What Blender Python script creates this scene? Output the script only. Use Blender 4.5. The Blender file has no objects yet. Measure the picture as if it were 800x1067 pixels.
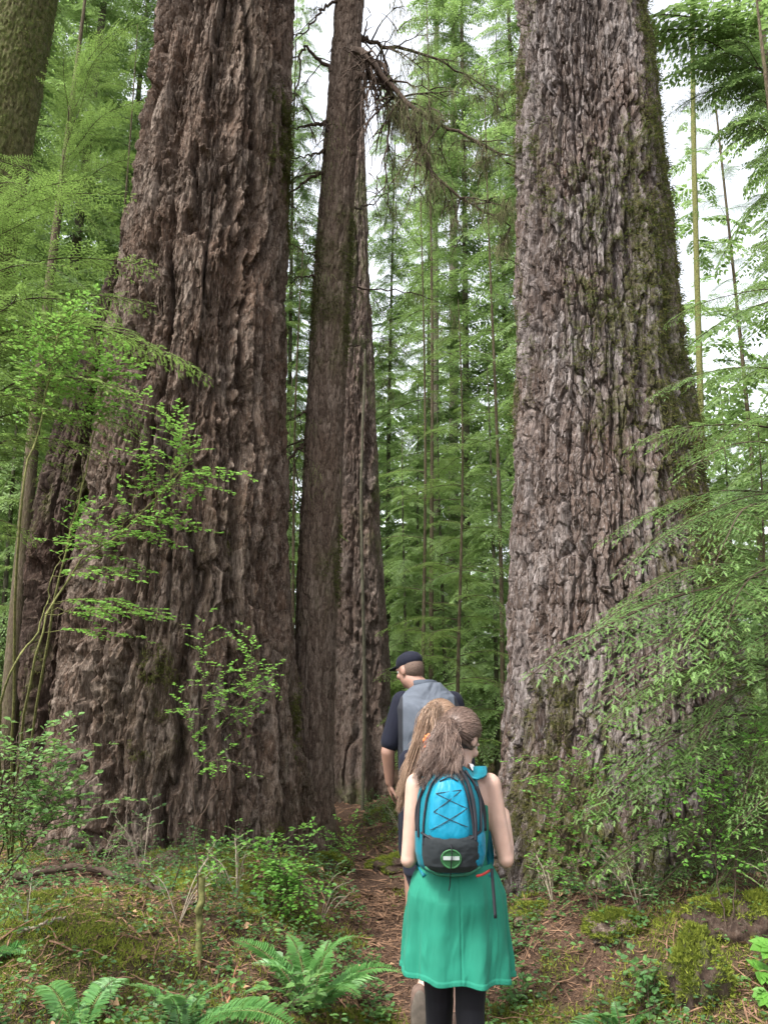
import bpy, math, random
import numpy as np
from mathutils import Vector, Matrix, Euler
PI = math.pi
S = bpy.context.scene
COL = S.collection
R = math.radians

# ------------------------------------------------------------------ camera model
FPX, PITCH, CZ = 837.0, R(12.0), 1.68
def at(px, py, Y):
    a = (px - 400) / FPX; b = (533.5 - py) / FPX
    d = (a, math.cos(PITCH) - b * math.sin(PITCH), math.sin(PITCH) + b * math.cos(PITCH))
    t = Y / d[1]
    return Vector((d[0] * t, Y, CZ + d[2] * t))

# ------------------------------------------------------------------ object helpers
def tag(o, label=None, cat=None, group=None, kind=None):
    if label: o['label'] = label
    if cat: o['category'] = cat
    if group: o['group'] = group
    if kind: o['kind'] = kind
    return o
def thing(name, label, cat, loc=(0, 0, 0), rotz=0.0, group=None):
    o = bpy.data.objects.new(name, None); COL.objects.link(o)
    o.location = loc; o.rotation_euler = (0, 0, rotz)
    o.empty_display_size = 0.2
    return tag(o, label, cat, group)
def link(name, me, parent=None, mats=None):
    o = bpy.data.objects.new(name, me); COL.objects.link(o)
    if parent is not None: o.parent = parent
    if mats:
        for m in mats: me.materials.append(m)
    return o
def make_mesh(name, V, polys, mats=None, attrs=None, smooth=True):
    """V (n,3); polys list of (faces (m,k), material index)"""
    me = bpy.data.meshes.new(name)
    V = np.ascontiguousarray(V, dtype=np.float32)
    me.vertices.add(len(V)); me.vertices.foreach_set('co', V.ravel())
    polys = [(np.asarray(f, dtype=np.int32), m) for f, m in polys if len(f)]
    vi = np.concatenate([f.ravel() for f, m in polys])
    tot = np.concatenate([np.full(len(f), f.shape[1], np.int32) for f, m in polys])
    mi = np.concatenate([np.full(len(f), m, np.int32) for f, m in polys])
    st = np.concatenate([[0], np.cumsum(tot)[:-1]]).astype(np.int32)
    me.loops.add(len(vi)); me.loops.foreach_set('vertex_index', vi)
    me.polygons.add(len(tot)); me.polygons.foreach_set('loop_start', st)
    me.polygons.foreach_set('material_index', mi)
    me.polygons.foreach_set('use_smooth', np.full(len(tot), smooth, bool))
    if mats:
        for m in mats: me.materials.append(m)
    if attrs:
        for k, a in attrs.items():
            at_ = me.attributes.new(k, 'FLOAT', 'POINT')
            at_.data.foreach_set('value', np.ascontiguousarray(a, dtype=np.float32))
    me.update(calc_edges=True)
    return me
class Acc:
    def __init__(s): s.V = []; s.F = []; s.T = []; s.n = 0
    def add(s, V, F, mat=0, tint=0.5):
        V = np.asarray(V, float).reshape(-1, 3)
        if len(V) == 0: return
        s.V.append(V); s.F.append((np.asarray(F, np.int64) + s.n, mat))
        s.T.append(np.broadcast_to(np.asarray(tint, float), (len(V),)).copy()); s.n += len(V)
    def merge(s, other, M=None, tint_off=0.0):
        V, polys, T = other
        if M is not None: V = V @ np.array(M.to_3x3()).T + np.array(M.translation)
        s.V.append(V); s.T.append(np.clip(T + tint_off, 0, 1))
        for f, m in polys: s.F.append((f + s.n, m))
        s.n += len(V)
    def data(s):
        polys = {}
        for f, m in s.F: polys.setdefault((f.shape[1], m), []).append(f)
        return np.concatenate(s.V), [(np.concatenate(v), k[1]) for k, v in polys.items()], np.concatenate(s.T)
    def mesh(s, name, mats=None, smooth=True):
        V, P, T = s.data()
        return make_mesh(name, V, P, mats, {'tint': T}, smooth)
def tube(pts, rad, sides=6, cap=True):
    P = np.asarray([tuple(p) for p in pts], float); n = len(P)
    rad = np.broadcast_to(np.asarray(rad, float), (n,))
    T = np.gradient(P, axis=0); T /= np.linalg.norm(T, axis=1)[:, None] + 1e-9
    ref = np.array([0, 0, 1.0]) if abs(T[0][2]) < .9 else np.array([1.0, 0, 0])
    A = np.cross(T, ref); A /= np.linalg.norm(A, axis=1)[:, None] + 1e-9
    for i in range(1, n):
        if np.dot(A[i], A[i-1]) < 0: A[i] = -A[i]
    B = np.cross(T, A)
    th = np.arange(sides) * 2 * PI / sides
    V = P[:, None, :] + rad[:, None, None] * (np.cos(th)[None, :, None] * A[:, None, :] + np.sin(th)[None, :, None] * B[:, None, :])
    V = V.reshape(-1, 3)
    i = np.arange(n - 1)[:, None] * sides; j = np.arange(sides)[None, :]; k = (j + 1) % sides
    F = np.stack([i + j, i + k, i + sides + k, i + sides + j], -1).reshape(-1, 4)
    return V, F
def bez(pts, n):
    """catmull-rom through points"""
    P = np.asarray([tuple(p) for p in pts], float)
    P = np.vstack([2 * P[0] - P[1], P, 2 * P[-1] - P[-2]])
    m = len(P) - 3; out = []
    for t in np.linspace(0, m, n):
        i = min(int(t), m - 1); u = t - i
        a, b, c, d = P[i:i + 4]
        out.append(.5 * ((2 * b) + (c - a) * u + (2 * a - 5 * b + 4 * c - d) * u * u + (3 * b - a - 3 * c + d) * u ** 3))
    return np.array(out)

# ------------------------------------------------------------------ noise
def _h(ix, iy, iz, seed):
    h = (ix.astype(np.int64) * 374761393 + iy.astype(np.int64) * 668265263 + iz.astype(np.int64) * 2147483647 + seed * 974711) & 0xffffffff
    h = ((h ^ (h >> 13)) * 1274126177) & 0xffffffff
    h = ((h ^ (h >> 16)) * 2246822519) & 0xffffffff
    return ((h ^ (h >> 15)) & 0xffffff) / float(0xffffff)
def vn(x, y, z, seed=0):
    x, y, z = np.broadcast_arrays(x, y, z)
    ix, iy, iz = np.floor(x), np.floor(y), np.floor(z)
    fx, fy, fz = x - ix, y - iy, z - iz
    fx = fx * fx * (3 - 2 * fx); fy = fy * fy * (3 - 2 * fy); fz = fz * fz * (3 - 2 * fz)
    r = 0
    for a in (0, 1):
        wx = fx if a else 1 - fx
        for b in (0, 1):
            wy = fy if b else 1 - fy
            for c in (0, 1):
                r = r + wx * wy * (fz if c else 1 - fz) * _h(ix + a, iy + b, iz + c, seed)
    return r * 2 - 1
def fbm(x, y, z=0.0, o=4, seed=0, g=.5):
    s = 0; a = 1; n = 0
    for k in range(o):
        s = s + a * vn(np.asarray(x) * 2 ** k + 17.3 * k, np.asarray(y) * 2 ** k + 5.1 * k, np.asarray(z) * 2 ** k, seed + k); n += a; a *= g
    return s / n
def worley(u, v, per, seed=0, jit=.9):
    iu, iv = np.floor(u), np.floor(v)
    f1 = np.full(u.shape, 9.0); f2 = np.full(u.shape, 9.0); idd = np.zeros(u.shape); tl = np.zeros(u.shape)
    for a in (-1, 0, 1):
        for b in (-1, 0, 1):
            cu, cv = iu + a, iv + b; cw = np.mod(cu, per); z = np.zeros_like(cu)
            du = cu + .5 + jit * (_h(cw, cv, z, seed) - .5) - u
            dv = cv + .5 + jit * (_h(cw, cv, z + 1, seed) - .5) - v
            d = np.hypot(du, dv); m = d < f1
            f2 = np.where(m, f1, np.minimum(f2, d)); idd = np.where(m, _h(cw, cv, z + 2, seed), idd); tl = np.where(m, du * (_h(cw, cv, z + 3, seed) * 2 - 1) + dv * (.9 * _h(cw, cv, z + 4, seed) - .1), tl); f1 = np.where(m, d, f1)
    return f2 - f1, idd, tl
def sst(a, b, x):
    t = np.clip((x - a) / (b - a), 0, 1); return t * t * (3 - 2 * t)

# ------------------------------------------------------------------ materials
def newmat(name):
    m = bpy.data.materials.new(name); m.use_nodes = True
    nt = m.node_tree; return m, nt, nt.nodes, nt.links, nt.nodes['Principled BSDF']
def N(nt, t, **kw):
    n = nt.nodes.new(t)
    for k, v in kw.items():
        if k in n.inputs: n.inputs[k].default_value = v
        else: setattr(n, k, v)
    return n
def ramp(nt, stops, fac):
    r = nt.nodes.new('ShaderNodeValToRGB'); e = r.color_ramp.elements
    while len(e) < len(stops): e.new(.5)
    for i, (p, c) in enumerate(stops): e[i].position = p; e[i].color = (*c, 1)
    nt.links.new(fac, r.inputs[0]); return r.outputs[0]
def mixc(nt, fac, a, b, mode='MIX'):
    m = nt.nodes.new('ShaderNodeMix'); m.data_type = 'RGBA'; m.blend_type = mode
    for s, v in ((m.inputs[0], fac), (m.inputs[6], a), (m.inputs[7], b)):
        if isinstance(v, bpy.types.NodeSocket): nt.links.new(v, s)
        elif isinstance(v, (int, float)): s.default_value = v
        else: s.default_value = (*v, 1)
    return m.outputs[2]
def noise(nt, scale, detail=4, rough=.6, vec=None, dist=0):
    n = nt.nodes.new('ShaderNodeTexNoise'); n.inputs['Scale'].default_value = scale
    n.inputs['Detail'].default_value = detail; n.inputs['Roughness'].default_value = rough; n.inputs['Distortion'].default_value = dist
    if vec is not None: nt.links.new(vec, n.inputs['Vector'])
    return n.outputs[0]
def coord(nt, scale=(1, 1, 1)):
    t = nt.nodes.new('ShaderNodeTexCoord'); m = nt.nodes.new('ShaderNodeMapping'); m.inputs['Scale'].default_value = scale
    nt.links.new(t.outputs['Object'], m.inputs['Vector']); return m.outputs[0]
def attr(nt, name):
    a = nt.nodes.new('ShaderNodeAttribute'); a.attribute_name = name; return a.outputs['Fac']
def bump(nt, h, strength, dist, bsdf):
    b = nt.nodes.new('ShaderNodeBump'); b.inputs['Strength'].default_value = strength; b.inputs['Distance'].default_value = dist
    nt.links.new(h, b.inputs['Height']); nt.links.new(b.outputs[0], bsdf.inputs['Normal'])
def leafmat(name, dark, mid, light, transl=.4, rough=.5, spec=.35):
    m, nt, nd, lk, b = newmat(name)
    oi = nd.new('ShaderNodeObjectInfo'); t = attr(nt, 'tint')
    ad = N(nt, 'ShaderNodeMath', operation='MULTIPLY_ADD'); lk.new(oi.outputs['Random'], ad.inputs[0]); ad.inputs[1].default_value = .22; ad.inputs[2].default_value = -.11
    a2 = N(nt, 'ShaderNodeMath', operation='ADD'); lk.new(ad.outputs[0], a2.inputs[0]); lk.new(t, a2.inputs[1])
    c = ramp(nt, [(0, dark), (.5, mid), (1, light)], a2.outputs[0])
    lk.new(c, b.inputs['Base Color']); b.inputs['Roughness'].default_value = rough; b.inputs['Specular IOR Level'].default_value = spec
    tr = nd.new('ShaderNodeBsdfTranslucent'); c2 = mixc(nt, .5, c, (.27, .41, .11), 'MIX'); lk.new(c2, tr.inputs['Color'])
    mx = nd.new('ShaderNodeMixShader'); mx.inputs[0].default_value = transl
    lk.new(b.outputs[0], mx.inputs[1]); lk.new(tr.outputs[0], mx.inputs[2]); lk.new(mx.outputs[0], nd['Material Output'].inputs['Surface'])
    return m
def barkmat(name, cols, moss=((.035, .05, .012), (.10, .12, .03)), fine=30.0, bs=.6):
    m, nt, nd, lk, b = newmat(name)
    c1 = coord(nt, (1, 1, .28)); c0 = coord(nt)
    n1 = noise(nt, 9, 6, .65, c1); n2 = noise(nt, fine, 5, .7, c1); n3 = noise(nt, 1.3, 3, .5, c0)
    base = ramp(nt, [(.28, cols[0]), (.45, cols[1]), (.58, cols[2]), (.74, cols[3])], n1)
    base = mixc(nt, .45, base, ramp(nt, [(.3, cols[0]), (.5, cols[1]), (.7, cols[3])], attr(nt, 'plate')))
    base = mixc(nt, ramp(nt, [(.42, (0, 0, 0)), (.66, (.6, .6, .6))], n3), base, cols[4])
    base = mixc(nt, ramp(nt, [(.38, (.85, .85, .85)), (.58, (0, 0, 0))], n2), base, cols[0])
    base = mixc(nt, ramp(nt, [(.52, (0, 0, 0)), (.70, (.7, .7, .7))], noise(nt, fine * 1.7, 4, .7, c1)), base, cols[3])
    mo = N(nt, 'ShaderNodeMath', operation='MULTIPLY'); lk.new(attr(nt, 'moss'), mo.inputs[0]); mo.inputs[1].default_value = 1.0
    nm = noise(nt, 60, 4, .7, c0)
    mo2 = N(nt, 'ShaderNodeMath', operation='MULTIPLY'); lk.new(mo.outputs[0], mo2.inputs[0]); lk.new(ramp(nt, [(.36, (.15, .15, .15)), (.60, (1, 1, 1))], noise(nt, 16, 5, .7, c0)), mo2.inputs[1]); mo = mo2
    mc = ramp(nt, [(.35, moss[0]), (.65, moss[1])], nm)
    lk.new(mixc(nt, mo.outputs[0], base, mc), b.inputs['Base Color'])
    b.inputs['Roughness'].default_value = .95; b.inputs['Specular IOR Level'].default_value = .15
    ha = N(nt, 'ShaderNodeMath', operation='ADD'); lk.new(n2, ha.inputs[0]); lk.new(n1, ha.inputs[1])
    bump(nt, ha.outputs[0], bs, .02, b)
    return m
def plain(name, col, rough=.8, var=.25, scale=40, spec=.3, bumpd=0.0, bscale=200, sheen=0):
    m, nt, nd, lk, b = newmat(name)
    n = noise(nt, scale, 4, .6, coord(nt))
    lo = tuple(max(0, c * (1 - var)) for c in col); hi = tuple(min(1, c * (1 + var)) for c in col)
    lk.new(ramp(nt, [(.3, lo), (.7, hi)], n), b.inputs['Base Color'])
    b.inputs['Roughness'].default_value = rough; b.inputs['Specular IOR Level'].default_value = spec
    if sheen: b.inputs['Sheen Weight'].default_value = sheen
    if bumpd: bump(nt, noise(nt, bscale, 3, .6, coord(nt)), .5, bumpd, b)
    return m

BARK_GREY = barkmat('bark_grey', [(.044, .032, .026), (.106, .083, .071), (.178, .150, .136), (.29, .262, .252), (.105, .064, .045)], ((.03, .03, .01), (.085, .085, .025)), 36, .9)
BARK_RED = barkmat('bark_red', [(.030, .020, .014), (.080, .054, .039), (.142, .104, .079), (.24, .196, .162), (.108, .064, .042)], ((.03, .028, .012), (.075, .070, .024)), 36, .9)
BARK_MID = barkmat('bark_thin', [(.036, .024, .017), (.080, .056, .042), (.135, .100, .078), (.20, .158, .126), (.09, .060, .042)], fine=60)
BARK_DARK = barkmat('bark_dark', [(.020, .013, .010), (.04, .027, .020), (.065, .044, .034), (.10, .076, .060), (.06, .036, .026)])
BARK_MOSSY = barkmat('bark_mossy', [(.06, .048, .03), (.11, .09, .05), (.16, .13, .07), (.2, .17, .1), (.12, .12, .04)])
BARK_FAR = plain('bark_far', (.085, .080, .055), .95, .4, 12, .1)
TWIG = plain('twig_wood', (.055, .038, .028), .9, .35, 30, .15)
TWIG_PALE = plain('twig_pale', (.24, .20, .15), .9, .35, 30, .15)
MOSSTEM = plain('mossy_stem', (.12, .12, .045), .95, .5, 40, .1)
HEM = leafmat('hemlock_needles', (.045, .088, .032), (.105, .190, .056), (.20, .335, .090), .40)
HEM_Y = leafmat('hemlock_needles_bright', (.060, .105, .022), (.12, .20, .036), (.21, .33, .06), .42)
BARK_FLUTE = barkmat('bark_fluted', [(.036, .025, .02), (.088, .064, .05), (.15, .115, .095), (.22, .18, .155), (.11, .07, .052)], fine=40, bs=.8)
HEM_FAR = leafmat('hemlock_far', (.075, .125, .044), (.155, .240, .082), (.27, .38, .13), .52)  # same needles in a paler, brighter green: background light put into the colour
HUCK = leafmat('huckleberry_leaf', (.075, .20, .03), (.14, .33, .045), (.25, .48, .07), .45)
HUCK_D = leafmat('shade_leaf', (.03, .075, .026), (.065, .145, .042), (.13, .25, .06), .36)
FERN = leafmat('fern_leaf', (.045, .14, .045), (.085, .22, .06), (.16, .33, .09), .35, .42, .45)
TMOSS = leafmat('trunk_moss', (.035, .032, .012), (.075, .072, .020), (.135, .135, .035), .2, .9, .1)
MOSS = leafmat('moss_tuft', (.045, .055, .010), (.14, .165, .024), (.31, .34, .055), .25, .9, .1)
LICHEN = leafmat('lichen_strand', (.07, .065, .035), (.13, .125, .065), (.21, .20, .11), .3, .9, .1)
LITTER = plain('needle_litter', (.16, .095, .06), .95, .6, 25, .1)

# ------------------------------------------------------------------ foliage
def needles(acc, o, d, n, ln, nl=.0125, nw=.0062, step=.0062, tint=.5, rng=None):
    """feathered twigs: rows of flat needles both sides.  o,d,n (m,3), ln (m,)"""
    d = d / np.linalg.norm(d, axis=1)[:, None]; s = np.cross(n, d); s /= np.linalg.norm(s, axis=1)[:, None] + 1e-9
    k = np.maximum(2, (ln / step).astype(int)); idx = np.repeat(np.arange(len(o)), k)
    t = (np.arange(len(idx)) - np.repeat(np.cumsum(k) - k, k)) / np.repeat(k, k)
    for sg in (-1, 1):
        tt = t + (0.5 / np.repeat(k, k) if sg > 0 else 0)
        b = o[idx] + d[idx] * (tt * ln[idx])[:, None]
        q = sg * s[idx] * .88 + d[idx] * (.45 + .5 * tt)[:, None] + n[idx] * rng.uniform(-.35, .35, (len(idx), 1))
        q /= np.linalg.norm(q, axis=1)[:, None]
        L = nl * rng.uniform(.75, 1.15, len(idx)) * (1 - .45 * tt)
        V = np.stack([b - d[idx] * nw * .5, b + d[idx] * nw * .5, b + q * L[:, None]], 1).reshape(-1, 3)
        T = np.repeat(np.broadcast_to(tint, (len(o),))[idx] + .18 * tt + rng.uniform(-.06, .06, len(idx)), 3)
        acc.add(V, np.arange(len(V)).reshape(-1, 3), 0, np.clip(T, 0, 1))
def diamonds(acc, o, d, n, ln, w=.3, tint=.5):
    d = d / np.linalg.norm(d, axis=1)[:, None]; s = np.cross(n, d); s /= np.linalg.norm(s, axis=1)[:, None] + 1e-9
    L = ln[:, None]
    V = np.stack([o, o + d * L * .45 + s * L * w, o + d * L - n * L * .12, o + d * L * .45 - s * L * w], 1).reshape(-1, 3)
    acc.add(V, np.arange(len(V)).reshape(-1, 4), 0, np.repeat(np.broadcast_to(tint, (len(o),)), 4))
def bough_data(seed, L=1.6, near=True, arch=.10, droop=.24, dens=1.0, wood=True, tlen=1.0):
    rng = np.random.default_rng(seed); acc = Acc()
    t = np.linspace(0, 1, 22); cv = rng.uniform(-.10, .10)
    ax = np.stack([L * t, L * (cv * t * t + .015 * np.sin(t * 9 + seed)), L * (arch * np.sin(PI * t * .9) - droop * t ** 2.2)], 1)
    if wood: 
        V, F = tube(ax, .0085 * (1 - t) ** .8 * L / 1.6 + .0012, 4); acc.add(V, F, 1)
    ns = int((L / (.034 if near else .062)) * dens)
    O = []; D = []; NN = []; LN = []; TT = []
    side = 1
    for i in range(ns):
        ti = .07 + .92 * (i + rng.uniform(-.3, .3)) / ns; ti = min(max(ti, .04), .99)
        side = -side
        if rng.random() < .08: continue
        p0 = np.array([np.interp(ti, t, ax[:, k]) for k in range(3)])
        T = np.array([np.interp(min(ti + .03, 1), t, ax[:, k]) - np.interp(max(ti - .03, 0), t, ax[:, k]) for k in range(3)]); T /= np.linalg.norm(T)
        Sd = np.array([-T[1], T[0], 0]); Sd /= np.linalg.norm(Sd)
        ang = R(66 - 26 * ti) + rng.uniform(-.14, .14)
        ln = L * (.40 * (1 - ti) ** .8 * (.5 + .5 * min(1, ti / .22)) + .02) * rng.uniform(.65, 1.12)
        up = rng.uniform(-.10, .16)
        d0 = math.cos(ang) * T + math.sin(ang) * side * Sd + np.array([0, 0, up])
        q = max(4, int(ln / (.019 if near else .046)))
        s = (np.arange(q) + .6) / q
        sag = rng.uniform(.18, .42)
        P = p0 + d0 * (s * ln)[:, None]; P[:, 2] -= sag * ln * s ** 2
        P += T * (.10 * ln * s ** 2)[:, None]
        dirs = np.gradient(np.vstack([p0, P]), axis=0)[1:]; dirs /= np.linalg.norm(dirs, axis=1)[:, None]
        if wood:
            ss = np.linspace(0, 1, 5); PP = p0 + d0 * (ss * ln)[:, None]; PP[:, 2] -= sag * ln * ss ** 2; PP += T * (.10 * ln * ss ** 2)[:, None]
            V, F = tube(PP, (.0022 if near else .004) * (1.1 - ss), 3); acc.add(V, F, 1)
        nrm = np.array([0, 0, 1.0]) + rng.uniform(-.22, .22, 3)
        sg = np.where(np.arange(q) % 2 == 0, 1, -1)[:, None]
        sd = np.cross(nrm, dirs); sd /= np.linalg.norm(sd, axis=1)[:, None]
        a2 = R(52) + rng.uniform(-.2, .2, (q, 1))
        dd = np.cos(a2) * dirs + np.sin(a2) * sg * sd; dd[:, 2] -= rng.uniform(0, .28, q)
        l2 = ((.028 + .062 * (1 - s) * min(1, ln / .35)) if near else (.07 + .085 * (1 - s))) * rng.uniform(.7, 1.2, q) * tlen
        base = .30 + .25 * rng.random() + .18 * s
        O.append(P); D.append(dd); LN.append(l2); TT.append(base); NN.append(np.broadcast_to(nrm, P.shape) + rng.uniform(-.25, .25, P.shape))
        # leader tip of side branch
        O.append(P[-1:]); D.append(dirs[-1:]); LN.append(l2[-1:] * 1.2); TT.append(base[-1:] + .15); NN.append(np.broadcast_to(nrm, (1, 3)))
    O = np.concatenate(O); D = np.concatenate(D); LN = np.concatenate(LN); TT = np.concatenate(TT); NN = np.concatenate(NN)
    NN = NN / np.linalg.norm(NN, axis=1)[:, None]
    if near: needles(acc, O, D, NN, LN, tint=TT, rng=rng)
    else: diamonds(acc, O, D, NN, LN, .27, np.clip(TT + rng.uniform(-.12, .12, len(TT)), 0, 1))
    return acc.data()
def orient(p0, p1, L, roll=0.0):
    d = Vector(p1) - Vector(p0); ln = d.length; x = d.normalized()
    y = Vector((0, 0, 1)).cross(x); y.normalize(); z = x.cross(y)
    M = Matrix((x, y, z)).transposed().to_4x4() @ Matrix.Rotation(roll, 4, 'X')
    M = Matrix.Translation(Vector(p0)) @ M @ Matrix.Scale(ln / L, 4)
    return M
rnd = random.Random(11)
NEAR = []
for i in range(6):
    V, P, T = bough_data(100 + i, 1.6, True, arch=.09 + .02 * (i % 3), droop=.13 + .05 * (i % 2))
    NEAR.append((V, P, T))
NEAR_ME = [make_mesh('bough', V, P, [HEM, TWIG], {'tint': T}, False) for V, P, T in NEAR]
NEAR_MEY = [make_mesh('bough', V, P, [HEM_Y, TWIG], {'tint': T}, False) for V, P, T in NEAR]
FARB = [bough_data(300 + i, 2.4, False, arch=.08, droop=.30, dens=.9, wood=True, tlen=1.15) for i in range(7)]
FARW = [bough_data(330 + i, 2.4, False, arch=.08, droop=.32, dens=.45, wood=False, tlen=2.1) for i in range(7)]
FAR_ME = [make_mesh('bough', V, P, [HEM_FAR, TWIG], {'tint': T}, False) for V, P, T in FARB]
def far_crown(seed, h, rmax, z0=.6, dz=.16, shape=.8, gap=.12, zmax=None, droop=.2, B=FARB):
    rng = random.Random(seed); acc = Acc(); z = z0; a = rng.random() * 6; rs = np.random.default_rng(seed)
    while z < (zmax or h) - .15:
        f = 1 - z / h
        rr = (rmax * f ** shape + .15) * rng.uniform(.55, 1.15) * (.75 + .25 * min(1, (z - z0) / 2.0 + .3))
        a += 2.4 + rng.uniform(-.5, .5)
        dn = .2
        if rng.random() > gap:
            dn = droop + rng.uniform(-.15, .22)
            p0 = (0, 0, z); p1 = (rr * math.cos(a), rr * math.sin(a), z - rr * dn + .10 * rr * f)
            acc.merge(B[rng.randrange(7)], orient(p0, p1, 2.4, rng.uniform(-.5, .5)), rng.uniform(-.22, .16))
        if rng.random() < .6:
            a3 = rng.uniform(0, 6.28); r3 = rr * rng.uniform(.3, .55); acc.merge(B[rng.randrange(7)], orient((0, 0, z), (r3 * math.cos(a3), r3 * math.sin(a3), z - r3 * (dn if rng.random() < .5 else .1)), 2.4, rng.uniform(-.5, .5)), rng.uniform(-.15, .2))
        z += dz * rng.uniform(.5, 1.5) * (.6 + .6 * (rmax / 2.4) * (f + .3))
    return acc
def simple_trunk(h, r0, seed, lean=0.0, r1=.006, bend=.03):
    rng = np.random.default_rng(seed); n = 26; t = np.linspace(0, 1, n)
    P = np.stack([bend * h * .3 * np.sin(t * 3 + seed) - bend * h * .3 * math.sin(seed) + lean * h * t, bend * h * .2 * np.cos(t * 2.6 + seed) - bend * h * .2 * math.cos(seed), -.25 + (h + .25) * t], 1)
    V, F = tube(P, r0 * (1 - t) ** .85 + r1 + r0 * .5 * np.exp(-t * 30), 12)
    return V, F
#SECTION2
# ------------------------------------------------------------------ ground
def xpath(y): return np.interp(y, [0, 3, 4.5, 5.5, 7, 9, 12, 20], [.25, .30, .24, .12, -.12, -.38, -.6, -.2])
def ground_h(x, y):
    x = np.asarray(x, float); y = np.asarray(y, float)
    d = x - xpath(y); near = np.exp(-np.maximum(y - 9, 0) / 14)
    h = .16 * fbm(x / 2.6, y / 2.6, .3, 3, 5)
    h = h + (.22 * sst(.22, 1.3, -d) + .20 * sst(.25, 1.2, d)) * near
    g = lambda cx, cy, s, a: a * np.exp(-((x - cx) ** 2 + (y - cy) ** 2) / (2 * s * s))
    h = h + g(-2.0, 7.2, 1.5, .14) + g(-1.9, 4.3, .55, .26) + g(-1.05, 5.1, .5, .14) + g(1.9, 6.3, 1.2, .10) + g(1.75, 4.6, .35, .14) + g(2.2, 5.2, .5, .22) + g(1.2, 5.25, .35, .10) + g(-.75, 6.4, .4, .20)
    h = h + g(.35, 8.6, .55, .12)
    pm = 1 - sst(.16, .42, np.abs(d))
    h = h * (1 - .55 * pm * near) + .15 * fbm(x / .5, y / .5, 1.7, 3, 9) * (1 - .7 * pm) + .034 * fbm(x / .13, y / .13, 3.1, 3, 21) * (1 - .5 * pm)
    return h + .015 * np.maximum(y - 14, 0)
def gz(x, y): return float(ground_h(np.array([x]), np.array([y]))[0])
def axis_vals(lo, hi, a, b, step):
    mid = np.arange(a, b, step); out = []
    v, s = a, step
    while v > lo: s *= 1.09; v -= s; out.append(v)
    low = np.array(out[::-1]); out = []; v, s = mid[-1], step
    while v < hi: s *= 1.09; v += s; out.append(v)
    return np.concatenate([low, mid, out])
gx = axis_vals(-220, 220, -3.4, 3.4, .022); gy = axis_vals(-60, 320, 2.6, 9.0, .022)
GX, GY = np.meshgrid(gx, gy); GZ = ground_h(GX, GY)
nx, ny = len(gx), len(gy)
i = np.arange(ny - 1)[:, None] * nx; j = np.arange(nx - 1)[None, :]
F = np.stack([i + j, i + j + 1, i + j + 1 + nx, i + j + nx], -1).reshape(-1, 4)
GD = np.abs(GX - xpath(GY))
pathmask = (1 - sst(.05, .32, GD + .12 * fbm(GX * 3, GY * 3, 2.2, 3, 4))) 
def moss_amt(x, y):
    m = sst(-.08, .30, fbm(x / .7 + 4, y / .7, 7.7, 4, 33))
    g = np.exp(-((x + 2.0) ** 2 + (y - 4.3) ** 2) / .9) + .8 * np.exp(-((x - 1.7) ** 2 + (y - 4.6) ** 2) / .2) + .5 * np.exp(-((x + .75) ** 2 + (y - 6.4) ** 2) / .4)
    duff = np.exp(-((x + 2.0) ** 2 + (y - 5.9) ** 2) / .55) + .9 * np.exp(-((x - 1.0) ** 2 + (y - 5.2) ** 2) / .35)
    p = 1 - sst(.05, .32, np.abs(x - xpath(y)) + .12 * fbm(x * 3, y * 3, 2.2, 3, 4))
    return np.clip(m * .85 + g - duff, 0, 1) * (1 - p)
m, nt, nd, lk, b = newmat('forest_floor')
c0 = coord(nt); n1 = noise(nt, 14, 6, .7, c0); n2 = noise(nt, 70, 4, .7, c0); n3 = noise(nt, 2.2, 3, .5, c0)
duff = ramp(nt, [(.3, (.022, .013, .009)), (.5, (.06, .036, .025)), (.68, (.115, .07, .05))], n1)
duff = mixc(nt, ramp(nt, [(.45, (0, 0, 0)), (.62, (.8, .8, .8))], n2), duff, (.13, .08, .055))
mossc = ramp(nt, [(.3, (.02, .022, .008)), (.52, (.045, .05, .014)), (.72, (.09, .10, .022))], n1)
mossc = mixc(nt, ramp(nt, [(.4, (0, 0, 0)), (.65, (.7, .7, .7))], n3), mossc, (.05, .04, .022))
pm_ = N(nt, 'ShaderNodeMath', operation='MULTIPLY_ADD'); lk.new(n2, pm_.inputs[0]); pm_.inputs[1].default_value = .8; pm_.inputs[2].default_value = -.4
ps = N(nt, 'ShaderNodeMath', operation='ADD'); ps.use_clamp = True; lk.new(attr(nt, 'mossy'), ps.inputs[0]); lk.new(pm_.outputs[0], ps.inputs[1])
lk.new(mixc(nt, ps.outputs[0], duff, mossc), b.inputs['Base Color']); b.inputs['Roughness'].default_value = .95; b.inputs['Specular IOR Level'].default_value = .12
ha = N(nt, 'ShaderNodeMath', operation='ADD'); lk.new(n2, ha.inputs[0]); lk.new(n1, ha.inputs[1]); bump(nt, ha.outputs[0], .8, .03, b)
FLOOR = m
tag(link('ground', make_mesh('ground', np.stack([GX, GY, GZ], -1).reshape(-1, 3), [(F, 0)], [FLOOR], {'mossy': moss_amt(GX, GY).ravel()})), kind='structure')

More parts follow.
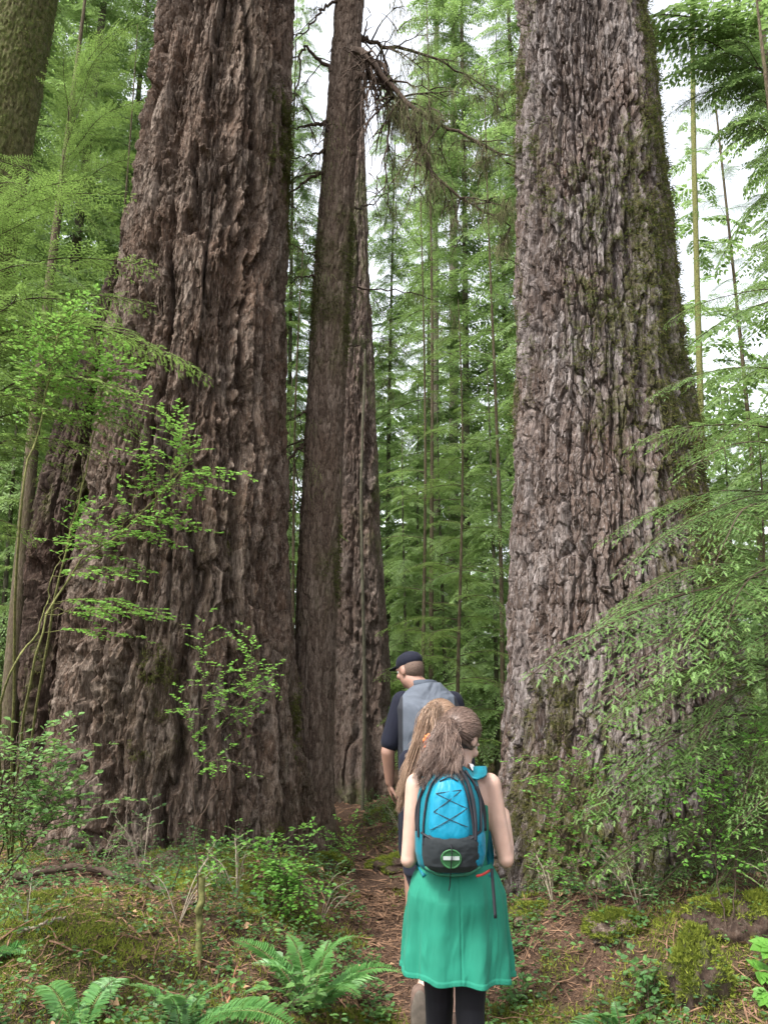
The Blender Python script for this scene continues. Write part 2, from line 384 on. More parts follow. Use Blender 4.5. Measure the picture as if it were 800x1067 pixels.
# moss tufts, litter and ground cover on the floor
def visible_pts(n, rng, x0, x1, y0, y1, pw=1.0):
    y = y0 + (y1 - y0) * rng.random(n) ** pw; w = y * .52
    return rng.uniform(-1, 1, n) * w, y
def blades(acc, P, rng, hgt, wid, tint, per=5, nrm=None, spread=1.0):
    m_ = len(P); idx = np.repeat(np.arange(m_), per); k = len(idx)
    d = rng.normal(0, .75, (k, 3)) * spread + ((0, 0, 1) if nrm is None else nrm[idx])
    d /= np.linalg.norm(d, axis=1)[:, None]
    s = np.cross(d, rng.normal(0, 1, (k, 3))); s /= np.linalg.norm(s, axis=1)[:, None]
    H = (np.broadcast_to(hgt, (m_,))[idx] * rng.uniform(.6, 1.3, k))[:, None]; W = (np.broadcast_to(wid, (m_,))[idx])[:, None]
    o = P[idx] + rng.normal(0, 1, (k, 3)) * H * .5 * np.array([1, 1, .3])
    V = np.stack([o - s * W, o + s * W, o + d * H], 1).reshape(-1, 3)
    T = np.repeat(np.clip(np.broadcast_to(tint, (m_,))[idx] + rng.uniform(-.15, .15, k), 0, 1), 3)
    acc.add(V, np.arange(len(V)).reshape(-1, 3), 0, T)
rng = np.random.default_rng(3)
acc = Acc()
for (n, y0, y1, s) in ((90000, 3.0, 6.0, 1.0), (50000, 5.5, 11.0, 1.6), (14000, 10, 24, 3.2)):
    x, y = visible_pts(n, rng, 0, 0, y0, y1)
    ma = moss_amt(x, y); k = rng.random(n) < ma * .95; x, y, ma = x[k], y[k], ma[k]
    P = np.stack([x, y, ground_h(x, y)], 1)
    big = .35 + .65 * sst(-.1, .4, fbm(x / .25, y / .25, 2.2, 2, 71))
    blades(acc, P, rng, .024 * s * (.4 + big), .0030 * s, .25 + .35 * big + .25 * fbm(x / .5, y / .5, 9., 2, 5), 4)
tag(link('moss', acc.mesh('moss', [MOSS], False)), kind='stuff')
# brown needles, twigs
acc = Acc()
for (n, y0, y1, s) in ((48000, 3.2, 7.0, 1.0), (20000, 6, 14, 1.8)):
    x, y = visible_pts(n, rng, 0, 0, y0, y1); k = rng.random(n) < 1.0 - .6 * moss_amt(x, y); x, y = x[k], y[k]; n_ = len(x)
    P = np.stack([x, y, ground_h(x, y) + .006], 1)
    a = rng.uniform(0, PI, n_); L = rng.gamma(2.0, .010, n_) * s + .006; W = (.0012 + .05 * L) * s
    d = np.stack([np.cos(a), np.sin(a), rng.normal(0, .25, n_)], 1) * L[:, None]; q = np.stack([-np.sin(a), np.cos(a), rng.normal(0, .5, n_)], 1) * W[:, None]
    V = np.stack([P - d - q * .3, P - q, P + d, P + q], 1).reshape(-1, 3)
    acc.add(V, np.arange(len(V)).reshape(-1, 4), 0, .5)
for k in range(900):
    y = rng.uniform(3.4, 9); x = rng.uniform(-1, 1) * y * .5
    a = rng.uniform(0, PI); L = rng.gamma(2.2, .05) + .05
    u = np.linspace(-.5, .5, 6); X = x + L * u * math.cos(a) + .02 * np.sin(u * 9 + k) * L; Y_ = y + L * u * math.sin(a) + .05 * L * np.cos(u * 7 + k)
    V, F = tube(np.stack([X, Y_, ground_h(X, Y_) + .012 + rng.uniform(0, .03) * (u + .5)], 1), rng.uniform(.0015, .004) * (1.2 - u), 4); acc.add(V, F, 0, .5)
tag(link('needle_litter', acc.mesh('needle_litter', [LITTER], False)), kind='stuff')
# pale dead leaves
acc = Acc(); n = 170
x, y = visible_pts(n, rng, 0, 0, 3.4, 8.5); P = np.stack([x, y, ground_h(x, y) + .015], 1); a = rng.uniform(0, 6.28, n)
L = rng.uniform(.012, .035, n)[:, None]; d = np.stack([np.cos(a), np.sin(a), rng.normal(0, .3, n)], 1) * L; q = np.stack([-np.sin(a), np.cos(a), rng.normal(0, .4, n)], 1) * L * .6
up = np.array([0, 0, 1]) * L * .35
V = np.stack([P - d, P - q + up, P + d * .9, P + q + up], 1).reshape(-1, 3); acc.add(V, np.arange(len(V)).reshape(-1, 4), 0, .5)
tag(link('dead_leaves', acc.mesh('dead_leaves', [plain('dead_leaf', (.30, .19, .11), .8, .6, 6, .2)], False)), kind='stuff')

def leaf_faces(acc, o, d, n, ln, w=.30, tint=.5, mat=0):
    """oval folded leaves, two quads each"""
    d = d / np.linalg.norm(d, axis=1)[:, None]; s = np.cross(n, d); s /= np.linalg.norm(s, axis=1)[:, None] + 1e-9; n = np.cross(d, s)
    L = ln[:, None]; dn = -n * L * .10
    V = np.stack([o, o + d * L * .33 + s * L * w + dn * -.8, o + d * L * .72 + s * L * w * .8 - dn * .3, o + d * L + dn, o + d * L * .72 - s * L * w * .8 - dn * .3, o + d * L * .33 - s * L * w - dn * .8], 1).reshape(-1, 3)
    b = np.arange(len(o))[:, None] * 6
    F = np.concatenate([b + [0, 1, 2, 3], b + [0, 3, 4, 5]]); acc.add(V, F, mat, np.repeat(np.broadcast_to(tint, (len(o),)), 6))
# low ground cover: rosettes and short leafy sprigs
acc = Acc(); n = 9500
x, y = visible_pts(n, rng, 0, 0, 3.4, 11.5); dd = np.abs(x - xpath(y)); dens = sst(-.1, .3, fbm(x / .7, y / .7, 4.4, 2, 88))
k = (dd > .20) & (rng.random(n) < .22 + .8 * dens) & ((x + 1.95) ** 2 + (y - 7.7) ** 2 > 1.5) & ((x - 1.75) ** 2 + (y - 6.5) ** 2 > 1.1); x, y = x[k], y[k]
for X, Y_ in zip(x, y):
    base = np.array([X, Y_, gz(X, Y_)]); tall = rng.random() < .32; h = rng.uniform(.08, .26) if tall else rng.uniform(.02, .09); q = rng.integers(9, 20) if tall else rng.integers(4, 10)
    ln = rng.normal(0, .35, 2); f = rng.uniform(.25, 1, q) if tall else rng.uniform(.5, 1, q)
    a = rng.uniform(0, 6.28, q); d = np.stack([np.cos(a), np.sin(a), rng.uniform(-.2, .4, q)], 1)
    o = base + np.stack([ln[0] * h * f, ln[1] * h * f, h * f], 1) + d * rng.uniform(.004, .035, q)[:, None]
    nn = np.array([0, 0, 1.0]) + rng.normal(0, .3, (q, 3)); leaf_faces(acc, o, d, nn, rng.uniform(.012, .034, q) * (1 if tall else 1.15), .34, np.clip(rng.uniform(.0, .9) + rng.uniform(-.1, .1, q), 0, 1))
    if tall: V, F = tube(np.array([base, base + (ln[0] * h * .5, ln[1] * h * .5, h * .5), base + (ln[0] * h, ln[1] * h, h)]), [.0016, .0012, .0007], 3); acc.add(V, F, 1)
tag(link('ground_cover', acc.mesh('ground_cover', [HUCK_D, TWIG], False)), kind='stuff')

# ------------------------------------------------------------------ trunks
def trunk_mesh(name, rows, Y, style, seed, mats, zbase, zvis, ztop, dz, nF, flare=.25, fh=.7, lobes=5, mossf=None, amp=1.0):
    pts = []
    for py, xl, xr in rows:
        a, b_ = at(xl, py, Y), at(xr, py, Y); pts.append((a.z, (a.x + b_.x) / 2, (b_.x - a.x) / 2))
    pts.sort(); pz, px, pr = map(np.array, zip(*pts))
    zs = np.concatenate([np.arange(zbase, zvis, dz), np.linspace(zvis, ztop, 24)])
    def prof(v, lim):
        o = np.interp(zs, pz, v); k = (v[-1] - v[-2 if len(v) < 3 else -3]) / (pz[-1] - pz[-2 if len(v) < 3 else -3])
        return np.where(zs > pz[-1], v[-1] + k * (zs - pz[-1]), o)
    cx = prof(px, 0); r = np.maximum(prof(pr, 1), .25 * pr[-1])
    K = max(3, int(.35 / dz)) | 1; ker = np.hanning(K + 2)[1:-1]; ker /= ker.sum()
    sm = lambda v: np.convolve(np.concatenate([np.full(K // 2, v[0]), v, np.full(K // 2, v[-1])]), ker, 'valid')
    cx, r = sm(cx), sm(r)
    a0 = math.atan2(-Y, -float(px.mean())); half = R(108)
    th = np.concatenate([np.linspace(-half, half, nF), np.linspace(half, 2 * PI - half, max(16, nF // 5))[1:-1]]) + a0
    nt_ = len(th); TH, ZZ = np.meshgrid(th, zs); RR = np.repeat(r[:, None], nt_, 1)
    rm = float(np.median(r)); C, Sn = np.cos(TH), np.sin(TH); Xn, Yn = C * rm, Sn * rm
    ang = np.mod(TH, 2 * PI) / (2 * PI)
    # buttress lobes near the base
    lob = fbm(C * lobes / 3, Sn * lobes / 3, ZZ * .12 + seed, 2, seed)
    fl = np.exp(-np.maximum(ZZ - zbase - .3, 0) / fh)
    RR = RR * (1 + flare * fl * (.45 + 1.5 * lob)) * (1 + .05 * lob)
    w1 = fbm(Xn * 2.2, Yn * 2.2, ZZ * .8, 3, seed + 1); w2 = fbm(Xn * 5, Yn * 5, ZZ * 2.5, 2, seed + 2)
    f0 = .6 - 2.2 * np.abs(fbm(Xn * 12, Yn * 12, ZZ * 3.2, 3, seed + 3))
    f1 = .5 - 2 * np.abs(fbm(Xn * 36, Yn * 36, ZZ * 9, 2, seed + 4))
    jg = fbm(Xn * 24, Yn * 24, ZZ * 10, 2, seed + 12)
    def plates(cw, ch, warp, sd, j=.25):
        per = max(6, int(round(2 * PI * rm / cw)))
        return worley(ang * per + warp * w1 + .35 * w2 + j * jg, ZZ / ch + .6 * w1 * warp + .3 * w2 + .5 * j * f0, per, sd)
    def braid(fx, fz, sd, wd, bend):
        n = fbm(Xn * fx + bend * w1, Yn * fx + bend * w1, ZZ * fz + sd, 2, sd); return sst(0, wd, np.abs(n + .10 * jg + .12 * f0))
    if style == 'plates':
        e, i1, t1 = plates(.078, .66, 1.3, seed + 5, .34); e2, i2, t2 = plates(.042, .17, .9, seed + 6, .3)
        sc = .65 + .6 * sst(-.3, .3, w1)
        H = sc * (.055 * sst(.0, .17, e) * (.45 + .75 * i1) + .030 * t1) + .018 * sst(.0, .15, e2) + .020 * t2 + .055 * braid(4.2, .30, seed + 8, .20, .6) + .035 * braid(8.5, .55, seed + 13, .2, .6) + .026 * f0 + .014 * f1
        pl = .5 * i1 + .5 * i2
    elif style == 'furrow':
        e, i2, t2 = plates(.075, .60, 1.6, seed + 6, .35); e3, i3, t3 = plates(.038, .17, .9, seed + 7, .35)
        H = .155 * braid(3.6, .20, seed + 5, .24, .9) + .075 * braid(7.0, .42, seed + 9, .22, .7) + .022 * sst(.0, .2, e) * (.4 + i2) + .022 * t2 + .016 * t3 + .026 * f0 + .014 * f1
        pl = .5 * i2 + .5 * i3
    else:
        e, i1, t1 = plates(.034, .14, 1.0, seed + 5)
        H = .010 * sst(.0, .25, e) + .012 * t1 + .014 * braid(9, .9, seed + 9, .25, .4) + .010 * f0 + .004 * f1
        pl = i1
    if style != 'fine':   # layered flakes
        st = .013 * (1 + .5 * w2); q = H / st + .6 * f0; fq = np.floor(q); H = .30 * H + .70 * st * (fq + sst(.0, .30, q - fq) - .6 * f0)
    RR = RR + amp * (H - H.mean())
    XX = cx[:, None] + RR * C; YY = Y + RR * Sn
    V = np.stack([XX, YY, ZZ], -1).reshape(-1, 3)
    i = np.arange(len(zs) - 1)[:, None] * nt_; j = np.arange(nt_)[None, :]; k = (j + 1) % nt_
    F = np.stack([i + j, i + k, i + nt_ + k, i + nt_ + j], -1).reshape(-1, 4)
    mo = np.zeros_like(RR) if mossf is None else mossf(TH - a0, ZZ, fbm(Xn * 1.3, Yn * 1.3, ZZ * .7, 4, seed + 11), f0)
    me = make_mesh(name, V, [(F, 0)], mats, {'plate': np.clip(pl, 0, 1).ravel(), 'moss': np.clip(mo, 0, 1).ravel()}, style == 'fine')
    return me, V, mo.ravel(), np.stack([C, Sn, np.zeros_like(C)], -1).reshape(-1, 3), (zs, cx, r)
def trunk_moss(name, V, mo, nr, parent, n, seed, hgt=.028, zmax=9, wid=.004, droop=.7, tint=.3):
    rng = np.random.default_rng(seed); w = np.where((mo > .25) & (V[:, 2] < zmax) & (V[:, 1] < V[:, 1].mean() + .3), mo, 0); 
    if w.sum() <= 0: return
    idx = rng.choice(len(V), n, p=w / w.sum()); P = V[idx] + rng.normal(0, .012, (n, 3)); acc = Acc()
    nn = nr[idx] * .8 + np.array([0, 0, -droop]) ; blades(acc, P, rng, hgt * rng.uniform(.6, 1.3, n), wid, tint + .35 * (mo[idx] - .4), 4, nn, .7)
    o = link(name, acc.mesh(name, [TMOSS], False), parent); tag(o, kind='stuff'); return o
def root_at(name, label, cat, x, y, group=None):
    t = thing(name, label, cat, (x, y, gz(x, y) - .05), 0, group); return t
def keep(o, parent):
    """parent while keeping world coordinates"""
    o.parent = parent; o.matrix_parent_inverse = Matrix.Translation(parent.location).inverted(); return o

# left giant
LT = root_at('giant_tree', 'largest reddish brown trunk with deep vertical furrows, left of the hikers', 'tree', -1.95, 7.7)
me, V, mo, nr, LPROF = trunk_mesh('trunk', [(0, 179, 299), (150, 152, 295), (280, 133, 291), (400, 116, 289), (520, 100, 291), (650, 82, 296), (760, 72, 304), (860, 66, 314)], 7.7, 'furrow', 40, [BARK_RED], -.15, 10.4, 24, .010, 560, .20, .55, 7,
    lambda t, z, n, f: .45 * sst(.15, .9, n + .25 * f + .22 * sst(.0, 1.7, t) - .06 + .10 * sst(5.5, 7.5, z) * sst(-.2, 1.2, t) + .30 * sst(.9, .1, z)), .85)
keep(link('trunk', me), LT); keep(trunk_moss('moss', V, mo, nr, None, 7000, 1, .026), LT)
# dark trunk fused behind it
DT = root_at('old_trunk', 'dark trunk pressed against the left side of the reddish giant', 'tree', -2.95, 8.5)
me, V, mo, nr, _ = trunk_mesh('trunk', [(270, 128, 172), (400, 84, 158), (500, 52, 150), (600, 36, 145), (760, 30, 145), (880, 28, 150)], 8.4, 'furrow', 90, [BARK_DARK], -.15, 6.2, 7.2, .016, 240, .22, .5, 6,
    lambda t, z, n, f: .7 * sst(.2, .6, n + .3 * f), 1.0)
keep(link('trunk', me), DT); keep(trunk_moss('moss', V, mo, nr, None, 2500, 2, .04), DT)
# right giant
RT = root_at('giant_tree', 'massive grey trunk with scaly plates and moss tufts, right of the hikers', 'tree', 1.75, 6.5)
me, V, mo, nr, RPROF = trunk_mesh('trunk', [(0, 542, 667), (150, 543, 683), (300, 543, 699), (400, 542, 711), (520, 539, 727), (650, 534, 755), (800, 530, 780), (920, 525, 795)], 6.5, 'plates', 140, [BARK_GREY], -.15, 9.2, 22, .0088, 560, .22, .6, 6,
    lambda t, z, n, f: sst(.16, .42, n * .8 + .55 * f + .34 * sst(.2, 1.2, t) - .16 + .42 * sst(1.6, .2, z) - .12 * sst(7.2, 9, z)) * .85, .8)
keep(link('trunk', me), RT); keep(trunk_moss('moss', V, mo, nr, None, 17000, 3, .034, 9.2, .004, .3), RT)
# thin trunk
TT = root_at('slender_tree', 'slender straight brown trunk standing between the two giant trunks', 'tree', at(326, 850, 8.2).x, 8.2)
me, V, mo, nr, TPROF = trunk_mesh('trunk', [(0, 350, 378), (300, 327, 364), (600, 310, 351), (780, 306, 346), (860, 304, 348)], 8.2, 'fine', 200, [BARK_MID], -.15, 10.6, 22, .012, 130, .10, .3, 5,
    lambda t, z, n, f: .5 * sst(.15, .7, n + .2 * f + .5 * sst(.9, .0, z) + .1 * sst(.5, 1.4, t)))
keep(link('trunk', me), TT); keep(trunk_moss('moss', V, mo, nr, None, 3500, 4, .025), TT)
# trunk further back
BT = root_at('fluted_tree', 'fluted reddish trunk standing behind the slender trunk, beside the man', 'tree', at(377, 830, 12.5).x, 12.5)
me, V, mo, nr, _ = trunk_mesh('trunk', [(200, 364, 380), (420, 353, 389), (560, 350, 394), (700, 348, 404), (832, 344, 408)], 12.5, 'furrow', 260, [BARK_FLUTE], -.15, 11.5, 16, .02, 160, .40, .9, 8,
    lambda t, z, n, f: .6 * sst(.25, .6, n + .3 * f + .3 * sst(.8, .1, z)), .5)
keep(link('trunk', me), BT)
# leaning mossy trunk, top left
MT = root_at('mossy_tree', 'mossy green trunk in the upper left corner, behind the hemlock boughs', 'tree', at(-130, 800, 9.6).x, 9.6)
me, V, mo, nr, _ = trunk_mesh('trunk', [(-60, -2, 68), (0, -14, 57), (150, -46, 31), (300, -76, 6), (500, -110, -25), (860, -165, -70)], 9.6, 'fine', 300, [BARK_MOSSY], -.15, 11.8, 16, .02, 150, .3, .6, 6,
    lambda t, z, n, f: .8 + .9 * n + .3 * f, 1.4)
keep(link('trunk', me), MT); keep(trunk_moss('moss', V, mo, nr, None, 6000, 5, .05, 12, .005, .8, .35), MT)
#SECTION3
# ------------------------------------------------------------------ background trees
CROWN = []
for i, (h, rm, z0, sh) in enumerate(((26, 2.9, .5, .55), (32, 3.1, .8, .55), (14, 2.3, .4, .7), (35, 3.3, 1.2, .5), (7.5, 1.6, .3, .85))):
    a = far_crown(500 + i, h, rm, z0, .135 if h > 10 else .09, sh, .14)
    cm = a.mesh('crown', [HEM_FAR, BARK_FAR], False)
    V, F = simple_trunk(h, .0032 * h + .02, 500 + i); tm = make_mesh('trunk', V, [(F, 0)], [BARK_FAR])
    CROWN.append((h, cm, tm))
def bg_tree(px, Y, var, label, group, s=1.0, rz=0):
    x = at(px, 700, Y).x; h, cm, tm = CROWN[var]
    t = root_at('hemlock_tree', label, 'tree', x, Y, group); t.rotation_euler.z = rz; t.scale = (s, s, s)
    for nme, me_ in (('trunk', tm), ('crown', cm)): link(nme, me_, t)
    return t
G1 = 'hemlocks in the middle distance'
spots = [(-60, 13, 0), (30, 16, 1), (75, 12.5, 4), (100, 19, 3), (-10, 20, 1), (60, 24, 0), (300, 24, 0), (290, 15, 4),
         (435, 24, 2), (405, 27, 0), (485, 25, 3), (545, 26, 0), (450, 34, 1), (425, 16, 4), (515, 13.5, 4), (465, 18, 4),
         (870, 13, 2), (930, 11, 0), (910, 17, 1), (590, 16, 2), (570, 22, 1), (640, 30, 2), (800, 27, 2), (670, 15, 4), (180, 17, 1), (240, 22, 0), (900, 9.6, 4), (770, 15, 4), (0, 12, 4)]
where = lambda px: ('left of the reddish giant' if px < 130 else 'behind the reddish giant' if px < 285 else 'between the reddish giant and the fluted trunk' if px < 345 else
                    'between the fluted trunk and the grey giant' if px < 540 else 'behind the grey giant' if px < 700 else 'right of the grey giant')
kind = {0: 'tall drooping hemlock', 1: 'tall narrow hemlock with a bare lower trunk', 2: 'medium bushy hemlock', 3: 'very tall hemlock with high branches', 4: 'young low hemlock'}
rnd = random.Random(5)
for px, Y, v in spots:
    bg_tree(px, Y, v, '%s %s' % (kind[v], where(px)), G1, rnd.uniform(.9, 1.1), rnd.uniform(0, 6))
# far wood as one mass
acc = Acc(); rnd = random.Random(77)
fc = [far_crown(700 + k, 15, 3.0, .3, .24, .7, .1, B=FARW).data() for k in range(3)]
for k in range(48):
    Y = rnd.uniform(29, 55); px = rnd.uniform(-140, 940)
    h = rnd.uniform(15, 27)
    if 690 < px < 745: h *= .42
    if 280 < px < 345: h *= .8
    x = at(px, 700, Y).x; s = h / 15
    acc.merge(fc[k % 3], Matrix.Translation((x, Y, gz(x, Y) - .2)) @ Matrix.Rotation(rnd.uniform(0, 6), 4, 'Z') @ Matrix.Diagonal((s * 1.1, s * 1.1, s, 1)), rnd.uniform(-.1, .15))
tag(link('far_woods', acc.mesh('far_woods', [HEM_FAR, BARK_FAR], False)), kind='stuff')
# bare far trunks
def pole_tree(name, label, px0, py0, px1, py1, Y, r0, r1, mat, group=None):
    a = at(px0, py0, Y); b_ = at(px1, py1, Y); x0 = a.x + (a.x - b_.x) * (a.z + .2) / (b_.z - a.z)
    t = root_at(name, label, 'tree', x0, Y, group); n = 40; u = np.linspace(0, 1, n); top = b_ + (b_ - a) * .15
    P = np.array([x0, Y, gz(x0, Y) - .2]) * (1 - u[:, None]) + np.array(top) * u[:, None]; P[:, 0] += .03 * np.sin(u * 7 + px0)
    V, F = tube(P, r0 + (r1 - r0) * u, 14); V += (fbm(V[:, 0] * 9, V[:, 1] * 9, V[:, 2] * 2, 3, 7) * r0 * .25)[:, None] * np.array([1, 1, 0])
    keep(link('trunk', make_mesh('trunk', V, [(F, 0)], [mat])), t); return t
pole_tree('bare_tree', 'thin brown trunk in the hazy distance, left one of the pair above the cap', 453, 700, 455, -40, 31, .17, .08, BARK_FAR)
pole_tree('bare_tree', 'thicker brown trunk in the hazy distance, right one of the pair above the cap', 471, 700, 474, -60, 30, .22, .10, BARK_FAR)
pole_tree('mossy_pole_tree', 'pale mossy trunk standing in the sky gap right of the grey giant', 729, 420, 720, -60, 17, .085, .05, MOSSTEM)
pole_tree('slim_pole_tree', 'pole thin bare trunk just in front of the fluted trunk', 377, 830, 379, 420, 11.3, .026, .018, BARK_FAR)

# ------------------------------------------------------------------ near hemlock boughs
def sapling(name, label, base, top, r0, boughs, bright=False, seed=1, far=0):
    """boughs: (height fraction z on trunk, tip vector)"""
    t = thing(name, label, 'tree', base); n = 20; u = np.linspace(0, 1, n)
    P = np.array(base) * (1 - u[:, None]) + np.array(top) * u[:, None]; P[:, 0] += .05 * np.sin(u * 5 + seed); P[0, 2] -= .15
    V, F = tube(P, r0 * (1 - u) + .006, 10); keep(link('trunk', make_mesh('trunk', V, [(F, 0)], [BARK_MID], {'plate': np.full(len(V), .5), 'moss': np.full(len(V), .3)})), t)
    rr = random.Random(seed)
    for k, (z, tip) in enumerate(boughs):
        z = min(z, tip.z + rr.uniform(.02, .22) * (Vector((base[0], base[1], 0)) - Vector((tip.x, tip.y, 0))).length)
        f = (z - base[2]) / (top[2] - base[2]); p0 = Vector([np.interp(f, u, P[:, c]) for c in range(3)])
        fb = far > 0 and k % 3 < far
        o = link('bough', (FAR_ME if fb else NEAR_MEY if bright else NEAR_ME)[rr.randrange(6)]); M = orient(p0, tip, 2.4 if fb else 1.6, rr.uniform(-.28, .28)); o.matrix_basis = M
        keep(o, t)
    return t
rnd = random.Random(21)
# right-hand sapling, boughs reaching left in front of the grey giant
bl = []
for (px, py, Y, zr) in ((640, 452, 4.9, 4.0), (668, 400, 5.2, 4.2), (690, 330, 5.5, 4.6), (700, 470, 4.5, 3.6), (600, 610, 4.6, 3.0), (552, 652, 4.5, 2.95), (590, 690, 4.3, 2.6),
                        (640, 560, 4.7, 3.3), (620, 530, 5.0, 3.6), (700, 560, 4.2, 3.1), (735, 620, 4.1, 2.8), (660, 655, 4.3, 2.7), (720, 520, 4.6, 3.4), (740, 440, 4.6, 3.9), (760, 380, 5.0, 4.3),
                        (585, 735, 4.6, 2.35), (740, 700, 4.2, 2.4), (650, 800, 4.6, 2.0), (610, 830, 4.9, 1.9), (690, 760, 4.5, 2.1), (640, 720, 4.8, 2.4), (760, 800, 4.4, 2.0), (600, 880, 4.9, 1.4), (640, 925, 4.9, 1.1), (720, 940, 4.6, 1.0), (585, 800, 4.9, 1.9), (780, 850, 4.2, 1.6), (760, 330, 5.6, 5.0), (785, 280, 5.4, 5.3)):
    bl.append((zr, at(px, py, Y)))
for k in range(5): 
    z = rnd.uniform(2, 6); a = rnd.uniform(-1.4, 1.6); bl.append((z, Vector((2.75 + 1.3 * math.cos(a), 5.1 + 1.3 * math.sin(a), z - .35))))
sapling('young_hemlock', 'young hemlock at the right edge whose boughs sweep across the grey giant', (2.75, 5.1, gz(2.75, 5.1)), (2.9, 5.2, 7.0), .07, bl, False, 31)
# left-hand sapling
bl = []
for (px, py, Y, zr) in ((150, 243, 5.6, 4.5), (214, 345, 5.4, 4.15), (130, 180, 5.9, 5.0), (95, 165, 5.5, 5.0), (160, 300, 5.9, 4.4), (185, 330, 5.0, 4.0), (60, 250, 5.0, 4.4), (110, 290, 5.0, 4.2), (75, 330, 4.8, 3.8),
                        (140, 400, 5.1, 3.6), (120, 370, 4.6, 3.5), (60, 210, 5.4, 4.8), (40, 390, 4.6, 3.4), (160, 440, 5.5, 3.4), (90, 440, 4.8, 3.1), (45, 300, 4.6, 3.9), (85, 205, 6.0, 5.1)):
    bl.append((zr, at(px, py, Y)))
for k in range(5):
    z = rnd.uniform(3, 6); a = rnd.uniform(-1.5, 1.5); bl.append((z, Vector((-3.3 + 1.2 * math.cos(a), 5.6 + 1.2 * math.sin(a), z - .3))))
sapling('young_hemlock', 'young bright green hemlock at the left edge with boughs over the reddish giant', (-3.3, 5.6, gz(-3.3, 5.6)), (-3.2, 5.7, 6.8), .07, bl, True, 32)
# boughs hanging in the upper right corner from a taller tree
bl = []
for (px, py, Y, zr) in ((705, 40, 7.0, 8.2), (716, 85, 7.3, 8.0), (688, 115, 7.6, 8.0), (730, 125, 7.2, 7.6), (748, 70, 7.1, 8.0), (680, 50, 7.4, 8.4), (765, 90, 7.2, 8.0), (725, 5, 7.3, 8.6), (680, 20, 7.2, 8.2), (640, 15, 7.0, 8.6), (720, 60, 7.4, 8.0), (700, 100, 7.6, 7.8), (750, 110, 7.0, 7.4), (690, 70, 7.9, 8.3), (760, 30, 6.8, 8.0), (620, -10, 6.6, 8.8), (780, 150, 7.0, 7.0), (775, 200, 7.2, 6.8), (785, 240, 7.0, 6.3), (735, 20, 7.4, 8.4), (778, 300, 7.4, 6.0)):
    bl.append((zr, at(px, py, Y)))
sapling('tall_hemlock', 'hemlock hanging foliage into the upper right corner beside the grey giant', (4.3, 7.6, gz(4.3, 7.6)), (4.2, 7.6, 11.0), .12, bl, False, 33, 2)
# top-left hanging foliage
bl = []
for (px, py, Y, zr) in ((95, 60, 8.2, 8.0), (140, 90, 8.0, 7.8), (120, 20, 8.2, 8.4), (70, 120, 8.0, 7.2), (150, 150, 8.3, 7.3), (100, 130, 8.4, 7.4), (60, 40, 7.8, 8.2), (145, 10, 8.5, 8.8)):
    bl.append((zr, at(px, py, Y)))
sapling('tall_hemlock', 'hemlock with feathery branches in the gap between the mossy trunk and reddish giant', (-3.9, 8.6, gz(-3.9, 8.6)), (-3.8, 8.6, 11.5), .10, bl, True, 34)

# understory hemlocks filling the gaps at middle distance
def understory(label, px, Y, h, z0, rmax, dz, bright, seed, gap=.1):
    x = at(px, 700, Y).x; rr = random.Random(seed); bl = []; z = z0; a = rr.uniform(0, 6); base = (x, Y, gz(x, Y))
    while z < h - .3:
        a += 2.4 + rr.uniform(-.4, .4); r = rmax * (1 - z / h) ** .7 * rr.uniform(.65, 1.15) + .25
        if rr.random() > gap: bl.append((z + .3, Vector((x + r * math.cos(a), Y + r * math.sin(a), z - r * rr.uniform(.05, .3)))))
        z += dz * rr.uniform(.6, 1.4)
    sapling('young_hemlock', label, base, (x + .1, Y, h), .010 + .0022 * h, bl, bright, seed)
understory('feathery young hemlock filling the gap just behind the man', 478, 11.5, 7.5, .9, 1.35, .17, True, 61)
understory('taller pale hemlock between the fluted trunk and the grey giant', 440, 15, 12.5, 1.5, 1.5, .30, True, 62)
understory('tall hemlock whose boughs brush the left edge of the grey giant', 520, 13.0, 13.0, 1.2, 1.5, .30, False, 63)
understory('small hemlock glimpsed between the reddish giant and the slender trunk', 300, 12.0, 9.0, .8, 1.0, .2, True, 64)
understory('young hemlock at the left edge behind the mossy shrub stems', 12, 9.5, 6.0, .5, 1.1, .17, True, 65)
understory('young hemlock at the right edge behind the large sweeping boughs', 800, 8.5, 4.5, .5, .95, .15, True, 66)
understory('tall hemlock whose lacy top fills the sky beside the lichen hung branches', 450, 17.5, 20, 3, 2.2, .24, False, 68, .15)
understory('tall hemlock rising behind the mossy pole right of the grey giant', 800, 14.5, 18, 4, 1.25, .24, False, 69, .15)
understory('bright hemlock high in the gap left of the reddish giant', 85, 11.5, 12.5, 2.5, 1.3, .2, True, 67)

